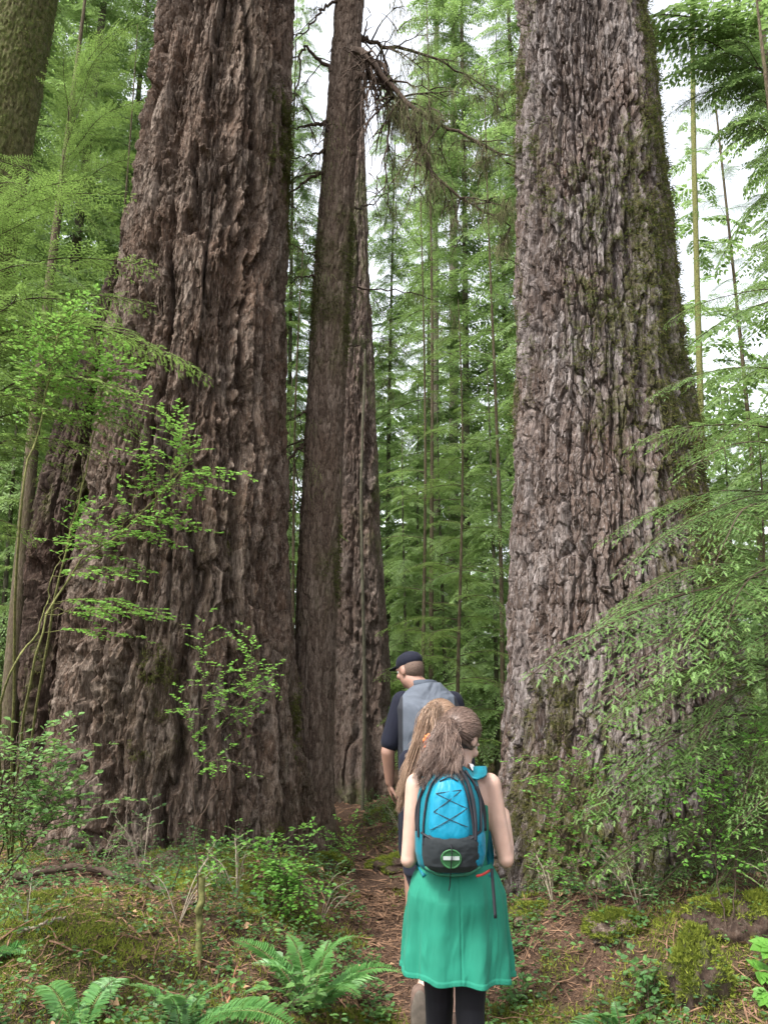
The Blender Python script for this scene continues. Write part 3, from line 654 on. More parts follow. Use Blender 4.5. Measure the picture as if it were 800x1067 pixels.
# ------------------------------------------------------------------ dead lichen branches on the slender trunk
def thin_at(z): zs, cx, r = TPROF; return np.array([np.interp(z, zs, cx), 8.2, z]), float(np.interp(z, zs, r))
def dead_branch(px_list, Y0, Y1, z0, r0, parent, seed, twigs=10, lichen=60, mat=None):
    c, rr = thin_at(z0); side = 1 if px_list[0][0] > 350 else -1
    pts = [c + np.array([side * rr * .6, -.05, 0])]
    for k, (px, py) in enumerate(px_list): pts.append(np.array(at(px, py, Y0 + (Y1 - Y0) * (k + 1) / len(px_list))))
    rng = np.random.default_rng(seed); P = bez(pts, 24); P += rng.normal(0, .012, P.shape); P[0] = pts[0]
    acc = Acc(); u = np.linspace(0, 1, 24); V, F = tube(P, r0 * (1 - .85 * u), 7); acc.add(V, F, 0)
    tips = [P]
    for k in range(twigs):
        i = rng.integers(4, 24); d = rng.normal(0, .5, 3) + (P[min(i + 1, 23)] - P[i - 1]) * 2 + np.array([0, 0, -.35]); d /= np.linalg.norm(d); L = rng.uniform(.25, .8) * (1.1 - .5 * u[i])
        q = np.linspace(0, 1, 9)[:, None]; Q = P[i] + d * q * L + np.array([0, 0, -.35]) * L * q ** 2 + rng.normal(0, .015, (9, 3)) * q
        V, F = tube(Q, r0 * .42 * (1 - .5 * u[i]) * (1 - .8 * q[:, 0]), 4); acc.add(V, F, 0); tips.append(Q)
        for k2 in range(3):
            j = rng.integers(2, 9); d2 = d + rng.normal(0, .7, 3); d2 /= np.linalg.norm(d2); Q2 = Q[j] + d2 * q * L * .45 + np.array([0, 0, -.2]) * L * q ** 2
            V, F = tube(Q2, r0 * .2 * (1 - .7 * q[:, 0]), 3); acc.add(V, F, 0); tips.append(Q2)
    b_ = keep(link('dead_branch', acc.mesh('dead_branch', [mat or TWIG])), parent)
    if lichen:
        T = np.concatenate(tips[1:]); T = T[np.abs(T[:, 0] - P[0, 0]) > .45 if lichen > 40 else np.ones(len(T), bool)]; idx = rng.integers(0, len(T), lichen * 6); a2 = Acc()
        blades(a2, T[idx], rng, rng.uniform(.04, .18, len(idx)), .0032, rng.uniform(.1, .7, len(idx)), 4, np.broadcast_to(np.array([0, 0, -1.6]), (len(idx), 3)), .5)
        l = link('lichen', a2.mesh('lichen', [LICHEN], False), b_); l.matrix_parent_inverse = Matrix.Translation(parent.location).inverted() @ Matrix.Identity(4)
        l.matrix_parent_inverse = Matrix.Identity(4); l['kind'] = 'stuff'
    return b_
dead_branch([(385, 60), (420, 105), (470, 135), (525, 160)], 8.0, 7.4, at(370, 55, 8.2).z, .05, TT, 1, 40, 160)
dead_branch([(395, 85), (425, 120), (460, 190), (532, 235)], 8.1, 7.6, at(370, 80, 8.2).z, .045, TT, 2, 32, 140)
dead_branch([(400, 70), (405, 130), (400, 200)], 8.0, 7.8, at(370, 70, 8.2).z, .035, TT, 3, 20, 45)
dead_branch([(390, 45), (450, 60), (520, 100)], 8.2, 8.6, at(370, 40, 8.2).z, .035, TT, 4, 26, 75)
for k, (pl, z, r0) in enumerate(([[(330, 130), (300, 137)], 128, .035], [[(330, 160), (297, 166)], 158, .022], [[(332, 182), (310, 195), (296, 212)], 180, .028], [[(330, 60), (315, 50), (310, 90), (298, 120)], 78, .026],
                                 [[(338, 8), (320, 30), (300, 42)], 5, .022], [[(325, 288), (300, 290)], 288, .02], [[(318, 460), (300, 480), (290, 505)], 450, .03], [[(322, 265), (298, 250)], 262, .014], [[(316, 430), (296, 440)], 428, .02])):
    dead_branch(pl, 8.2, 8.0, at(345, z, 8.2).z, r0, TT, 20 + k, 5, 14)
for k, (pl, z, r0) in enumerate(([[(380, 215), (420, 190)], 220, .016], [[(375, 300), (430, 305), (470, 320)], 300, .014], [[(372, 360), (400, 350)], 362, .012])):
    dead_branch(pl, 8.3, 8.8, at(360, z, 8.2).z, r0, TT, 40 + k, 6, 20)
#SECTION4
# ------------------------------------------------------------------ ferns, shrubs, sticks
def ground_pt(px, py):
    lo, hi = 1.5, 40.0
    for Y in np.arange(2.6, 40, .05):
        p = at(px, py, float(Y))
        if p.z <= gz(p.x, p.y): return p
    return at(px, py, 8.0)
def frond_mesh(seed, L=.75, rise=.62, fall=.52):
    rng = np.random.default_rng(seed); acc = Acc(); n = 40; t = np.linspace(0, 1, n)
    P = np.stack([L * t * (1 - .12 * t), .05 * L * t * t * rng.uniform(-1, 1) * np.ones(n), L * (rise * t - fall * t ** 2.1)], 1)
    V, F = tube(P, .0030 * (1 - .8 * t), 5); acc.add(V, F, 1)
    m_ = 42; tt = .10 + .89 * (np.arange(m_) / m_); 
    C = np.stack([np.interp(tt, t, P[:, k]) for k in range(3)], 1); T = np.stack([np.interp(tt, t, np.gradient(P[:, k])) for k in range(3)], 1); T /= np.linalg.norm(T, axis=1)[:, None]
    Sd = np.cross((0, 0, 1), T); Sd /= np.linalg.norm(Sd, axis=1)[:, None]; Up = np.cross(T, Sd)
    ln = L * .165 * np.clip(np.sin(PI * (tt * .86 + .12)), .02, 1) ** .8 * (1 - .25 * tt)
    for sg in (-1, 1):
        d = Sd * sg + T * .28 + Up * (.18 + rng.uniform(-.10, .10, (m_, 1))); leaf_faces(acc, C, d, Up + rng.normal(0, .12, (m_, 3)), ln * rng.uniform(.88, 1.06, m_), .10, .45 + .3 * tt + rng.uniform(-.1, .1, m_))
    return acc.mesh('frond', [FERN, MOSSTEM], False)
FROND = [frond_mesh(k, .75, .50 + .08 * k, .50 + .05 * k) for k in range(4)]
def fern(label, base, tips, extra=0, seed=0, group=None):
    t = thing('sword_fern', label, 'fern', base, 0, group); rr = random.Random(seed)
    L = []
    for p in tips: d = Vector(p) - Vector(base); L.append((math.atan2(d.y, d.x), d.length, d.z))
    for k in range(extra): L.append((rr.uniform(0, 6.28), rr.uniform(.35, .6), None))
    for a, ln, dz in L:
        o = link('frond', FROND[rr.randrange(4)], t); s = ln / .70
        tilt = 0 if dz is None else math.asin(max(-.5, min(.8, dz / ln))) - .05
        o.rotation_euler = Euler((rr.uniform(-.25, .25), -tilt, a)); o.scale = (s, s, s)
    return t
b0 = ground_pt(322, 1062)
fern('large sword fern with arching fronds at the bottom, nearest to the path', b0, [at(238, 968, b0.y + .1), at(384, 972, b0.y - .1), at(430, 1016, b0.y + .05), at(258, 1000, b0.y - .3), at(345, 972, b0.y + .3), at(385, 1045, b0.y - .3), at(300, 965, b0.y + .35), at(245, 1040, b0.y - .2)], 1, 1)
b0 = ground_pt(190, 1080)
fern('bright sword fern cut off by the bottom edge, left of the larger fern', b0, [at(125, 1022, b0.y), at(238, 1025, b0.y), at(165, 1040, b0.y - .3), at(210, 1035, b0.y + .3)], 2, 2)
b0 = ground_pt(80, 1085)
fern('small bluish fern low in the moss at the bottom left', b0, [at(60, 1045, b0.y), at(118, 1055, b0.y), at(95, 1040, b0.y + .2)], 2, 3)
b0 = ground_pt(-35, 1010)
fern('fern reaching in from the left edge above the mossy mound', b0, [at(28, 995, b0.y), at(12, 965, b0.y), at(-20, 960, b0.y)], 3, 4)
b0 = ground_pt(650, 1085)
fern('glossy fern at the bottom edge right of the girl in the green skirt', b0, [at(590, 1058, b0.y), at(690, 1050, b0.y), at(640, 1040, b0.y + .2), at(610, 1070, b0.y - .2)], 1, 5)
b0 = ground_pt(470, 880)
fern('little fern on the bank beyond the path, behind the hikers', b0, [at(500, 850, b0.y), at(450, 855, b0.y), at(480, 840, b0.y)], 3, 6)

def spray(acc, p0, p1, nleaf, ll, rng, tint=.5, sag=.05, w=.32):
    p0 = np.array(p0); p1 = np.array(p1); L = np.linalg.norm(p1 - p0); u = np.linspace(0, 1, 12)
    P = p0 + (p1 - p0) * u[:, None]; P[:, 2] += sag * L * np.sin(u * PI) * 1.5; P[1:-1] += rng.normal(0, .02 * L, (10, 3))
    V, F = tube(P, .0022 * (1.2 - u), 3); acc.add(V, F, 1)
    T = (p1 - p0) / L; S_ = np.cross((0, 0, 1), T); S_ /= np.linalg.norm(S_)
    ns = max(4, int(L / .05)); side = 1
    O = []; D = []
    for k in range(ns):
        side = -side; f = .12 + .88 * (k + rng.uniform(0, 1)) / ns; f = min(f, 1); b = np.array([np.interp(f, u, P[:, c]) for c in range(3)])
        l2 = L * .45 * (1.05 - f) * rng.uniform(.6, 1.2) + .03; d = T * rng.uniform(.5, .9) + S_ * side + np.array([0, 0, rng.uniform(-.12, .15)]); d /= np.linalg.norm(d)
        q = max(3, int(l2 / (ll * .62))); s = (np.arange(q) + .7) / q; pp = b + d * (s * l2)[:, None]; pp[:, 2] -= .12 * l2 * s ** 2
        V, F = tube(np.stack([b, b + d * l2 * .6, pp[-1]]), [.0014, .0011, .0006], 3); acc.add(V, F, 1)
        sd = np.cross((0, 0, 1), d); sg = np.where(np.arange(q) % 2 == 0, 1, -1)[:, None]
        O.append(pp); D.append(d * .7 + sd * sg * .8 + rng.normal(0, .12, (q, 3)))
        O.append(pp[-1:]); D.append(d[None])
    O = np.concatenate(O); D = np.concatenate(D); n = len(O)
    nn = np.array([0, 0, 1.0]) + rng.normal(0, .30, (n, 3)); leaf_faces(acc, O, D, nn, ll * rng.uniform(.6, 1.15, n), w, np.clip(tint + rng.uniform(-.22, .25, n), 0, 1))
def shrub(name, label, base, stems, sprays, ll, mat, seed, stem_r=.012, stem_mat=None, tint=.5, w=.32, group=None):
    t = thing(name, label, 'shrub', base, 0, group); rng = np.random.default_rng(seed); acc = Acc(); ST = []
    for st in stems:
        P = bez(st, 24); P[1:-1] += rng.normal(0, .006, (22, 3)); ST.append(P); V, F = tube(P, np.linspace(stem_r * .6, stem_r * .2, 24), 6); acc.add(V, F, 0)
    keep(link('stem', acc.mesh('stem', [stem_mat or TWIG])), t)
    A = np.concatenate(ST); lv = Acc()
    tips = []
    for tip in sprays:
        for k in range({1: 4, 3: 4, 4: 4, 2: 2}.get(seed, 3) if len(sprays) > 7 else 2): tips.append(np.array(tip) + (0 if k == 0 else 1) * rng.normal(0, 1, 3) * np.array([.13, .16, .10]))
    for tip in tips:
        tip = np.array(tip); dd = np.linalg.norm(A - tip, axis=1) + .9 * np.maximum(A[:, 2] - tip[2] - .05, 0); p0 = A[np.argmin(np.abs(dd - .34))]
        spray(lv, p0, tip, 0, ll, rng, tint, w=w)
    keep(link('leaves', lv.mesh('leaves', [mat, stem_mat or TWIG], False)), t); return t
A = lambda L_, Y: [at(px, py, Y) for px, py in L_]
b0 = ground_pt(10, 905)
shrub('huckleberry_shrub', 'tall huckleberry shrub with bright leaves on bent mossy stems before the reddish giant', b0,
      [[b0] + A([(30, 720), (72, 600), (130, 552), (200, 480)], 5.0), [b0] + A([(0, 740), (40, 655), (55, 600)], 4.8), [b0] + A([(55, 640), (95, 470), (110, 380)], 5.2), [b0] + A([(20, 560), (45, 430), (60, 350)], 4.9)],
      A([(203, 492), (186, 447), (168, 428), (212, 518), (150, 470), (120, 440), (190, 540), (150, 556), (118, 566), (195, 572), (165, 640), (140, 600), (95, 520), (125, 500), (75, 560)], 5.0) + A([(50, 350), (90, 345), (130, 375), (20, 370), (110, 400), (60, 400), (140, 410), (30, 420), (85, 320), (80, 380), (40, 330), (10, 345), (120, 350)], 4.9), .034, HUCK, 1, .016, MOSSTEM, .62)
b0 = ground_pt(208, 1008)
shrub('huckleberry_shrub', 'slender huckleberry growing beside the broken stick, leaves against the reddish giant', b0,
      [[b0] + A([(206, 910), (202, 800), (214, 700)], b0.y), [at(203, 810, b0.y)] + A([(240, 740), (285, 690)], b0.y), [at(204, 860, b0.y)] + A([(240, 800), (270, 760)], b0.y)],
      A([(293, 690), (266, 662), (232, 655), (292, 732), (255, 770), (183, 712), (210, 665), (270, 710), (240, 720), (200, 760), (275, 745), (245, 690)], b0.y), .026, HUCK, 2, .007, TWIG, .35)
b0 = ground_pt(-10, 935)
shrub('leafy_shrub', 'dense shrub with flat bluish green leaves at the left edge', b0, [[b0] + A([(10, 850), (40, 790)], 3.9), [b0] + A([(0, 830), (10, 770)], 3.9), [b0] + A([(30, 880), (60, 850)], 3.9)],
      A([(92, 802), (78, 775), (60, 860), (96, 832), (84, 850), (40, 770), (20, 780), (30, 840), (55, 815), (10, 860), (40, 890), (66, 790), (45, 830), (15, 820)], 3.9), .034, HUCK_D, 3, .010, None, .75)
b0 = ground_pt(292, 962)
shrub('leafy_shrub', 'low shrub of paired oval leaves at the foot of the reddish giant', b0, [[b0] + A([(290, 920), (280, 890)], b0.y), [b0] + A([(300, 925), (318, 915)], b0.y)],
      A([(326, 932), (276, 884), (302, 890), (256, 902), (324, 952), (288, 900), (264, 925), (310, 905), (300, 940), (270, 945)], b0.y), .036, HUCK, 4, .006, None, .25)
b0 = ground_pt(372, 915)
shrub('leafy_shrub', 'small pale sprig on the bank under the slender trunk', b0, [[b0] + A([(365, 890), (352, 865)], b0.y)], A([(330, 860), (350, 850), (375, 880), (340, 880), (362, 862)], b0.y), .03, HUCK, 41, .005, None, .2)
b0 = ground_pt(625, 965)
shrub('huckleberry_shrub', 'airy shrub with small leaves in front of the base of the grey giant', b0, [[b0] + A([(610, 880), (590, 800)], 5.0), [b0] + A([(650, 870), (690, 800)], 5.0), [b0] + A([(600, 900), (570, 850)], 5.1)],
      A([(572, 792), (610, 768), (660, 790), (705, 800), (560, 832), (590, 815), (630, 810), (680, 830), (575, 870), (640, 850), (610, 900), (660, 880), (700, 860), (600, 850), (720, 830), (565, 905)], 5.0), .028, HUCK, 5, .007, None, .22)
b0 = ground_pt(760, 985)
shrub('huckleberry_shrub', 'shrub with fine pale twigs at the right edge below the hemlock boughs', b0, [[b0] + A([(770, 880), (780, 780)], 4.6), [b0] + A([(740, 880), (720, 800)], 4.6)],
      A([(790, 770), (760, 790), (725, 790), (745, 830), (780, 830), (700, 850), (790, 870), (735, 880), (765, 850), (710, 900), (790, 740)], 4.6), .030, HUCK, 6, .007, None, .25)
b0 = ground_pt(672, 1062)
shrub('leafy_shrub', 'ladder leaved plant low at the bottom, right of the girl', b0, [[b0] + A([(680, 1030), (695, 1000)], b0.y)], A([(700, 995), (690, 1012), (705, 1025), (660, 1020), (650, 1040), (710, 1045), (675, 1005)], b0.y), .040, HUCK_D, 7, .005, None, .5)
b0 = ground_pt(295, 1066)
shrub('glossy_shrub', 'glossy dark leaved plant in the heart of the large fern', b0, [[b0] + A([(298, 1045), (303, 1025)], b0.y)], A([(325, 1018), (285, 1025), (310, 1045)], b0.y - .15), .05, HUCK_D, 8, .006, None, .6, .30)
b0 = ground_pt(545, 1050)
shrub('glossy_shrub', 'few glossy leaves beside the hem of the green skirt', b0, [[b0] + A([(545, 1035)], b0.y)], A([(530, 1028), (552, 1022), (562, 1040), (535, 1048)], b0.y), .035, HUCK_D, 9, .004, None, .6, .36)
# broad lobed leaves at the right edge
def lobed_plant(label, base, leaves, seed):
    t = thing('broadleaf_plant', label, 'plant', base); rng = np.random.default_rng(seed); acc = Acc(); lv = Acc()
    for tip, s in leaves:
        P = bez([base, Vector(base).lerp(tip, .5) + Vector((0, 0, .05)), tip], 10); V, F = tube(P, .004, 5); acc.add(V, F)
        c = np.array(tip); a0 = rng.uniform(0, 6.28)
        n_ = np.array([rng.uniform(-.3, .3), -.45, 1.0]); n_ /= np.linalg.norm(n_); X = np.cross(n_, (0, 1, .2)); X /= np.linalg.norm(X); Yv = np.cross(n_, X)
        for k in range(7):
            a = a0 + (k - 3) * .62; d = X * math.cos(a) + Yv * math.sin(a); leaf_faces(lv, c[None], d[None], n_[None], np.array([s * (1 - .10 * abs(k - 3))]), .30, .22 + rng.uniform(-.1, .1))
    keep(link('stem', acc.mesh('stem', [MOSSTEM])), t); keep(link('leaves', lv.mesh('leaves', [HUCK], False)), t)
b0 = ground_pt(812, 1040)
lobed_plant('broad lobed green leaves cut off by the right edge near the bottom', b0, [(at(790, 1012, b0.y), .12), (at(803, 988, b0.y), .11), (at(800, 1035, b0.y - .1), .10)], 1)
# scattered young plants on the banks: counted individually
rr = random.Random(9)
proto = None
for k in range(26):
    y = rr.uniform(4.3, 9.5); sx = rr.choice((-1, 1)); x = float(xpath(y)) + sx * rr.uniform(.45, 2.2)
    if (x + 2.0) ** 2 + (y - 7.7) ** 2 < 1.9 or (x - 1.75) ** 2 + (y - 6.5) ** 2 < 1.6: continue
    z = gz(x, y)
    if proto is None:
        P0 = []
        for v in range(4):
            rg = np.random.default_rng(60 + v); st = Acc(); lv = Acc()
            for q in range(4):
                a = rg.uniform(0, 6.28); tp = np.array([.16 * math.cos(a), .16 * math.sin(a), rg.uniform(.10, .30)]); V, F = tube(bez([(0, 0, -.02), tp * .5 + (0, 0, .05), tp], 8), .003, 4); st.add(V, F); spray(lv, tp * .5, tp * 1.3, 0, .028, rg, .3)
            P0.append((st.mesh('stem', [TWIG_PALE]), lv.mesh('leaves', [HUCK if v % 2 else HUCK_D, TWIG_PALE], False)))
        proto = P0
    where = ('bank left of the path' if sx < 0 else 'bank right of the path') + (', near the bottom' if y < 5.6 else ', beside the giant trunks' if y < 7.5 else ', far along it')
    t = thing('seedling', 'small leafy seedling on the ' + where, 'plant', (x, y, z), rr.uniform(0, 6), 'seedlings on the forest floor'); s = rr.uniform(.7, 1.3); t.scale = (s, s, s)
    a, b_ = proto[k % 4]; link('stem', a, t); link('leaves', b_, t)
# sticks
def stick(name, label, pts, r0, r1, mat, seed, n=30, twigs=0):
    rng = np.random.default_rng(seed); P = bez(pts, n); P[1:-1] += rng.normal(0, .006, (n - 2, 3)); acc = Acc(); V, F = tube(P, np.linspace(r0, r1, n) * rng.uniform(.85, 1.15, n), 8); acc.add(V, F)
    for k in range(twigs):
        i = rng.integers(3, n - 3); d = rng.normal(0, 1, 3); d[2] = abs(d[2]); d /= np.linalg.norm(d); V, F = tube(P[i] + d * np.linspace(0, rng.uniform(.06, .22), 5)[:, None], [.006, .005, .004, .003, .002], 4); acc.add(V, F)
    o = link(name, acc.mesh(name, [mat])); tag(o, label, 'branch'); return o
up = lambda p, d=.03: Vector((p.x, p.y, gz(p.x, p.y) + d))
stick('fallen_branch', 'long bare fallen branch lying below the reddish giant', [up(ground_pt(15, 925), .05), up(ground_pt(75, 915), .07), up(ground_pt(120, 922), .06), up(ground_pt(165, 935), .05), up(ground_pt(203, 950), .03)], .030, .014, TWIG, 1, 30, 6)
g0 = ground_pt(209, 1012)
stick('broken_stick', 'upright broken mossy stick standing in the moss', [g0 - Vector((0, 0, .05)), at(208, 965, g0.y), at(211, 914, g0.y)], .020, .016, MOSSTEM, 2, 16)
stick('dead_twig', 'pale curved twig leaning out of the debris right of the girl', [ground_pt(680, 925), at(720, 912, ground_pt(680, 925).y), at(750, 895, ground_pt(680, 925).y - .1)], .008, .004, TWIG_PALE, 3)
stick('dead_twig', 'reddish dead frond stalk between the two bottom ferns', [ground_pt(228, 1075), at(240, 1035, 4.2), at(248, 1008, 4.2)], .008, .004, plain('red_twig', (.30, .14, .08), .8, .3), 4)
stick('dead_twig', 'pale twig on the moss at the left edge', [up(ground_pt(18, 985), .03), up(ground_pt(50, 975), .04), up(ground_pt(68, 965), .03)], .008, .004, TWIG_PALE, 5)
# rotting stumps and chunks of fallen bark at the foot of the grey giant
def lump(name, label, cat, c, r, seed, mat, moss_n=900, squash=1.0):
    n, m_ = 60, 40; th, ph = np.meshgrid(np.linspace(0, 2 * PI, n, endpoint=False), np.linspace(-.5 * PI, .5 * PI, m_)); X, Y_, Z = np.cos(th) * np.cos(ph), np.sin(th) * np.cos(ph), np.sin(ph)
    k = 1 + .55 * fbm(X * 1.9 + seed, Y_ * 1.6, Z * 1.2, 4, seed) + .22 * fbm(X * 6, Y_ * 6, Z * 2.0, 4, seed + 3)
    V = np.stack([X * k * r[0], Y_ * k * r[1], Z * k * r[2]], -1).reshape(-1, 3) + np.array(c)
    i = np.arange(m_ - 1)[:, None] * n; j = np.arange(n)[None, :]; kk = (j + 1) % n; F = np.stack([i + j, i + kk, i + n + kk, i + n + j], -1).reshape(-1, 4)
    pl = .5 + .5 * fbm(X * 5, Y_ * 5, Z * 2, 3, seed + 8); mo = sst(-.1, .35, fbm(X * 2, Y_ * 2, Z * 2, 3, seed + 5) + .3 * Z)
    t = thing(name, label, cat, c); keep(link('wood', make_mesh('wood', V, [(F, 0)], [mat], {'plate': pl.ravel(), 'moss': .8 * mo.ravel()})), t)
    if moss_n:
        rng = np.random.default_rng(seed); w = (mo * (Z > -.2)).ravel(); idx = rng.choice(len(V), moss_n, p=w / w.sum()); a = Acc(); nn = (V[idx] - np.array(c)); nn /= np.linalg.norm(nn, axis=1)[:, None]
        blades(a, V[idx], rng, .022, .004, .5, 5, nn, .7); keep(tag(link('moss', a.mesh('moss', [MOSS], False)), kind='stuff'), t)
    return t
for k, (px, py, r, lab, mn) in enumerate(((725, 1035, (.15, .13, .22), 'mossy rotting stump low in the bottom right', 1500), (645, 965, (.20, .18, .07), 'heap of rotten bark at the foot of the grey giant', 1500), (770, 960, (.26, .2, .13), 'dark rotten root mass at the right edge', 1600), (560, 955, (.16, .14, .09), 'low mossy root hump where the grey giant meets the path', 600),
                                        (340, 905, (.22, .30, .13), 'mossy root hump between the reddish giant and the path', 1600), (180, 900, (.3, .2, .10), 'crumbled bark heap under the reddish giant', 200), (420, 900, (.25, .22, .10), 'mossy hummock beside the path just past the girls', 1500))):
    p = ground_pt(px, py); lump('rotten_wood' if k not in (4, 6) else 'mossy_hump', lab, 'stump' if k not in (4, 6) else 'hummock', (p.x, p.y, p.z - .02), r, 900 + k, BARK_RED if k % 2 else BARK_DARK, mn)
#SECTION5
# ------------------------------------------------------------------ people
def cap_geo(p0, p1, r0, r1, seg=14, hs=5):
    p0, p1 = np.array(p0, float), np.array(p1, float); d = p1 - p0; L = np.linalg.norm(d); d = d / (L + 1e-9)
    ref = np.array([0, 0, 1.]) if abs(d[2]) < .9 else np.array([1., 0, 0]); a = np.cross(d, ref); a /= np.linalg.norm(a); b = np.cross(d, a)
    rings = [(p0 - d * r0 * math.cos(q), r0 * math.sin(q)) for q in np.linspace(.15, PI / 2, hs)] + [(p1 + d * r1 * math.sin(q), r1 * math.cos(q)) for q in np.linspace(0, PI / 2 - .15, hs)]
    th = np.arange(seg) * 2 * PI / seg
    V = np.concatenate([c + r * (np.cos(th)[:, None] * a + np.sin(th)[:, None] * b) for c, r in rings]); return V, len(rings), seg
def loft_geo(secs, seg=28):
    th = np.arange(seg) * 2 * PI / seg; R_ = []
    for s in secs:
        cx, cy, cz, rx, ry = s[:5]; e = s[5] if len(s) > 5 else 1.0
        R_.append(np.stack([cx + rx * np.sign(np.cos(th)) * np.abs(np.cos(th)) ** e, cy + ry * np.sign(np.sin(th)) * np.abs(np.sin(th)) ** e, np.full(seg, cz)], 1))
    return np.concatenate(R_), len(secs), seg
def ell_geo(c, r, M=None, seg=20, n=12):
    q = np.linspace(-PI / 2 + .1, PI / 2 - .1, n); th = np.arange(seg) * 2 * PI / seg
    V = np.concatenate([np.stack([r[0] * np.cos(th) * math.cos(p), r[1] * np.sin(th) * math.cos(p), np.full(seg, r[2] * math.sin(p))], 1) for p in q])
    if M is not None: V = V @ np.array(M.to_3x3()).T
    return V + np.array(c), n, seg
def solid(name, geos, voxel, smooth_it, mats, parent=None, thick=0):
    bm_V = []; bm_F = []; n = 0
    for V, nr, seg in geos:
        i = np.arange(nr - 1)[:, None] * seg; j = np.arange(seg)[None, :]; k = (j + 1) % seg
        F = np.stack([i + j, i + k, i + seg + k, i + seg + j], -1).reshape(-1, 4)
        bm_V.append(V); bm_F += (F + n).tolist() + [list(range(n + seg - 1, n - 1, -1)), list(range(n + (nr - 1) * seg, n + nr * seg))]; n += len(V)
    me = bpy.data.meshes.new('tmp'); me.from_pydata(np.concatenate(bm_V).tolist(), [], bm_F); me.update()
    import bmesh
    bm = bmesh.new(); bm.from_mesh(me); bmesh.ops.recalc_face_normals(bm, faces=bm.faces); bm.to_mesh(me); bm.free()
    o = bpy.data.objects.new('tmp', me); COL.objects.link(o)
    rm = o.modifiers.new('r', 'REMESH'); rm.mode = 'VOXEL'; rm.voxel_size = voxel; rm.use_smooth_shade = True
    if smooth_it: sm = o.modifiers.new('s', 'SMOOTH'); sm.iterations = smooth_it; sm.factor = .5
    dg = bpy.context.evaluated_depsgraph_get(); m2 = bpy.data.meshes.new_from_object(o.evaluated_get(dg)); m2.name = name
    bpy.data.objects.remove(o); bpy.data.meshes.remove(me); m2.materials.clear()
    r = link(name, m2, None, mats)
    if parent is not None: keep(r, parent)
    return r
def head_geos(c, yaw, pitch, s=1.0):
    """head with nose, brow, lips, ears; face looks along +Y before yaw (about Z) and pitch"""
    M = Matrix.Rotation(yaw, 4, 'Z') @ Matrix.Rotation(pitch, 4, 'X'); A_ = np.array(M.to_3x3()); c = np.array(c)
    def P(v): return c + A_ @ (np.array(v) * s)
    E = lambda p, r: ell_geo(P(p), np.array(r) * s, M)
    G = [E((0, -.012, .025), (.076, .096, .092)), E((0, .022, -.035), (.060, .066, .075)), E((0, .045, -.078), (.034, .036, .032)), E((0, .082, .030), (.050, .018, .016)),
         cap_geo(P((0, .088, .020)), P((0, .110, -.020)), .009 * s, .014 * s), E((0, .088, -.052), (.024, .012, .010))]
    for sg in (-1, 1): G += [E((sg * .076, -.008, -.005), (.010, .020, .032)), E((sg * .038, .070, -.02), (.024, .020, .022))]
    return G, P, M
def hand_geos(w, d, up_, side, s=1.0, curl=.55):
    """w wrist, d hand direction, up_ back-of-hand normal, side +1/-1 where the thumb leaves"""
    w = np.array(w, float); d = np.array(d, float); d /= np.linalg.norm(d); u = np.array(up_, float); u -= d * np.dot(u, d); u /= np.linalg.norm(u); r = np.cross(d, u) * side
    G = []
    for k in range(4): off = (k - 1.5) * .019 * s; G.append(cap_geo(w + r * off * .5, w + d * .080 * s + r * off, .013 * s, .0105 * s, 10, 4))
    for k, ln in enumerate((.072, .082, .076, .058)):
        off = (1.5 - k) * .0195 * s; b = w + d * .082 * s + r * off; q = d + r * (1.5 - k) * .04; rad = .0088 * s
        for j, f in enumerate((.45, .32, .26)):
            a = curl * (.5 + .45 * j); dd = q * math.cos(a) - u * math.sin(a); dd /= np.linalg.norm(dd); e = b + dd * ln * f * s; G.append(cap_geo(b, e, rad, rad * .92, 9, 4)); b = e; rad *= .92
    b = w + d * .022 * s + r * .024 * s; rad = .0115 * s
    for j, (f, ang) in enumerate(((.040, .75), (.032, .5), (.026, .25))):
        dd = d * math.cos(ang) + r * math.sin(ang) - u * .35; dd /= np.linalg.norm(dd); e = b + dd * f * s; G.append(cap_geo(b, e, rad, rad * .92, 9, 4)); b = e; rad *= .9
    return G
def eyes(P, parent, s=1.0):
    for sg in (-1, 1):
        V, nr, seg = ell_geo(P((sg * .031, .079, .012)), (.011 * s,) * 3); i = np.arange(nr - 1)[:, None] * seg; j = np.arange(seg)[None, :]; k = (j + 1) % seg
        keep(link('eye', make_mesh('eye', V, [(np.stack([i + j, i + k, i + seg + k, i + seg + j], -1).reshape(-1, 4), 0)], [EYE])), parent)
def ribbon(pts, wid, thk, wdir):
    P = np.asarray([tuple(p) for p in pts], float); n = len(P); T = np.gradient(P, axis=0); T /= np.linalg.norm(T, axis=1)[:, None]
    Wd = np.broadcast_to(np.array(wdir, float), P.shape); Wd = Wd - T * (Wd * T).sum(1)[:, None]; Wd = Wd / np.linalg.norm(Wd, axis=1)[:, None]; B = np.cross(T, Wd)
    wid = np.broadcast_to(np.asarray(wid, float), (n,))[:, None] * .5
    V = np.stack([P + Wd * wid - B * thk, P + Wd * wid * 1.0 + B * thk, P - Wd * wid + B * thk, P - Wd * wid - B * thk], 1).reshape(-1, 3)
    i = np.arange(n - 1)[:, None] * 4; j = np.arange(4)[None, :]; k = (j + 1) % 4
    F = np.stack([i + j, i + k, i + 4 + k, i + 4 + j], -1).reshape(-1, 4); F = np.concatenate([F, [[3, 2, 1, 0], [4 * n - 4, 4 * n - 3, 4 * n - 2, 4 * n - 1]]]); return V, F
def strands(acc, paths, w, tint):
    for P, t in zip(paths, tint): V, F = tube(P, w * np.interp(np.linspace(0, 1, len(P)), [0, .1, .7, 1], [.8, 1, .9, .25]), 3); acc.add(V, F, 0, t)
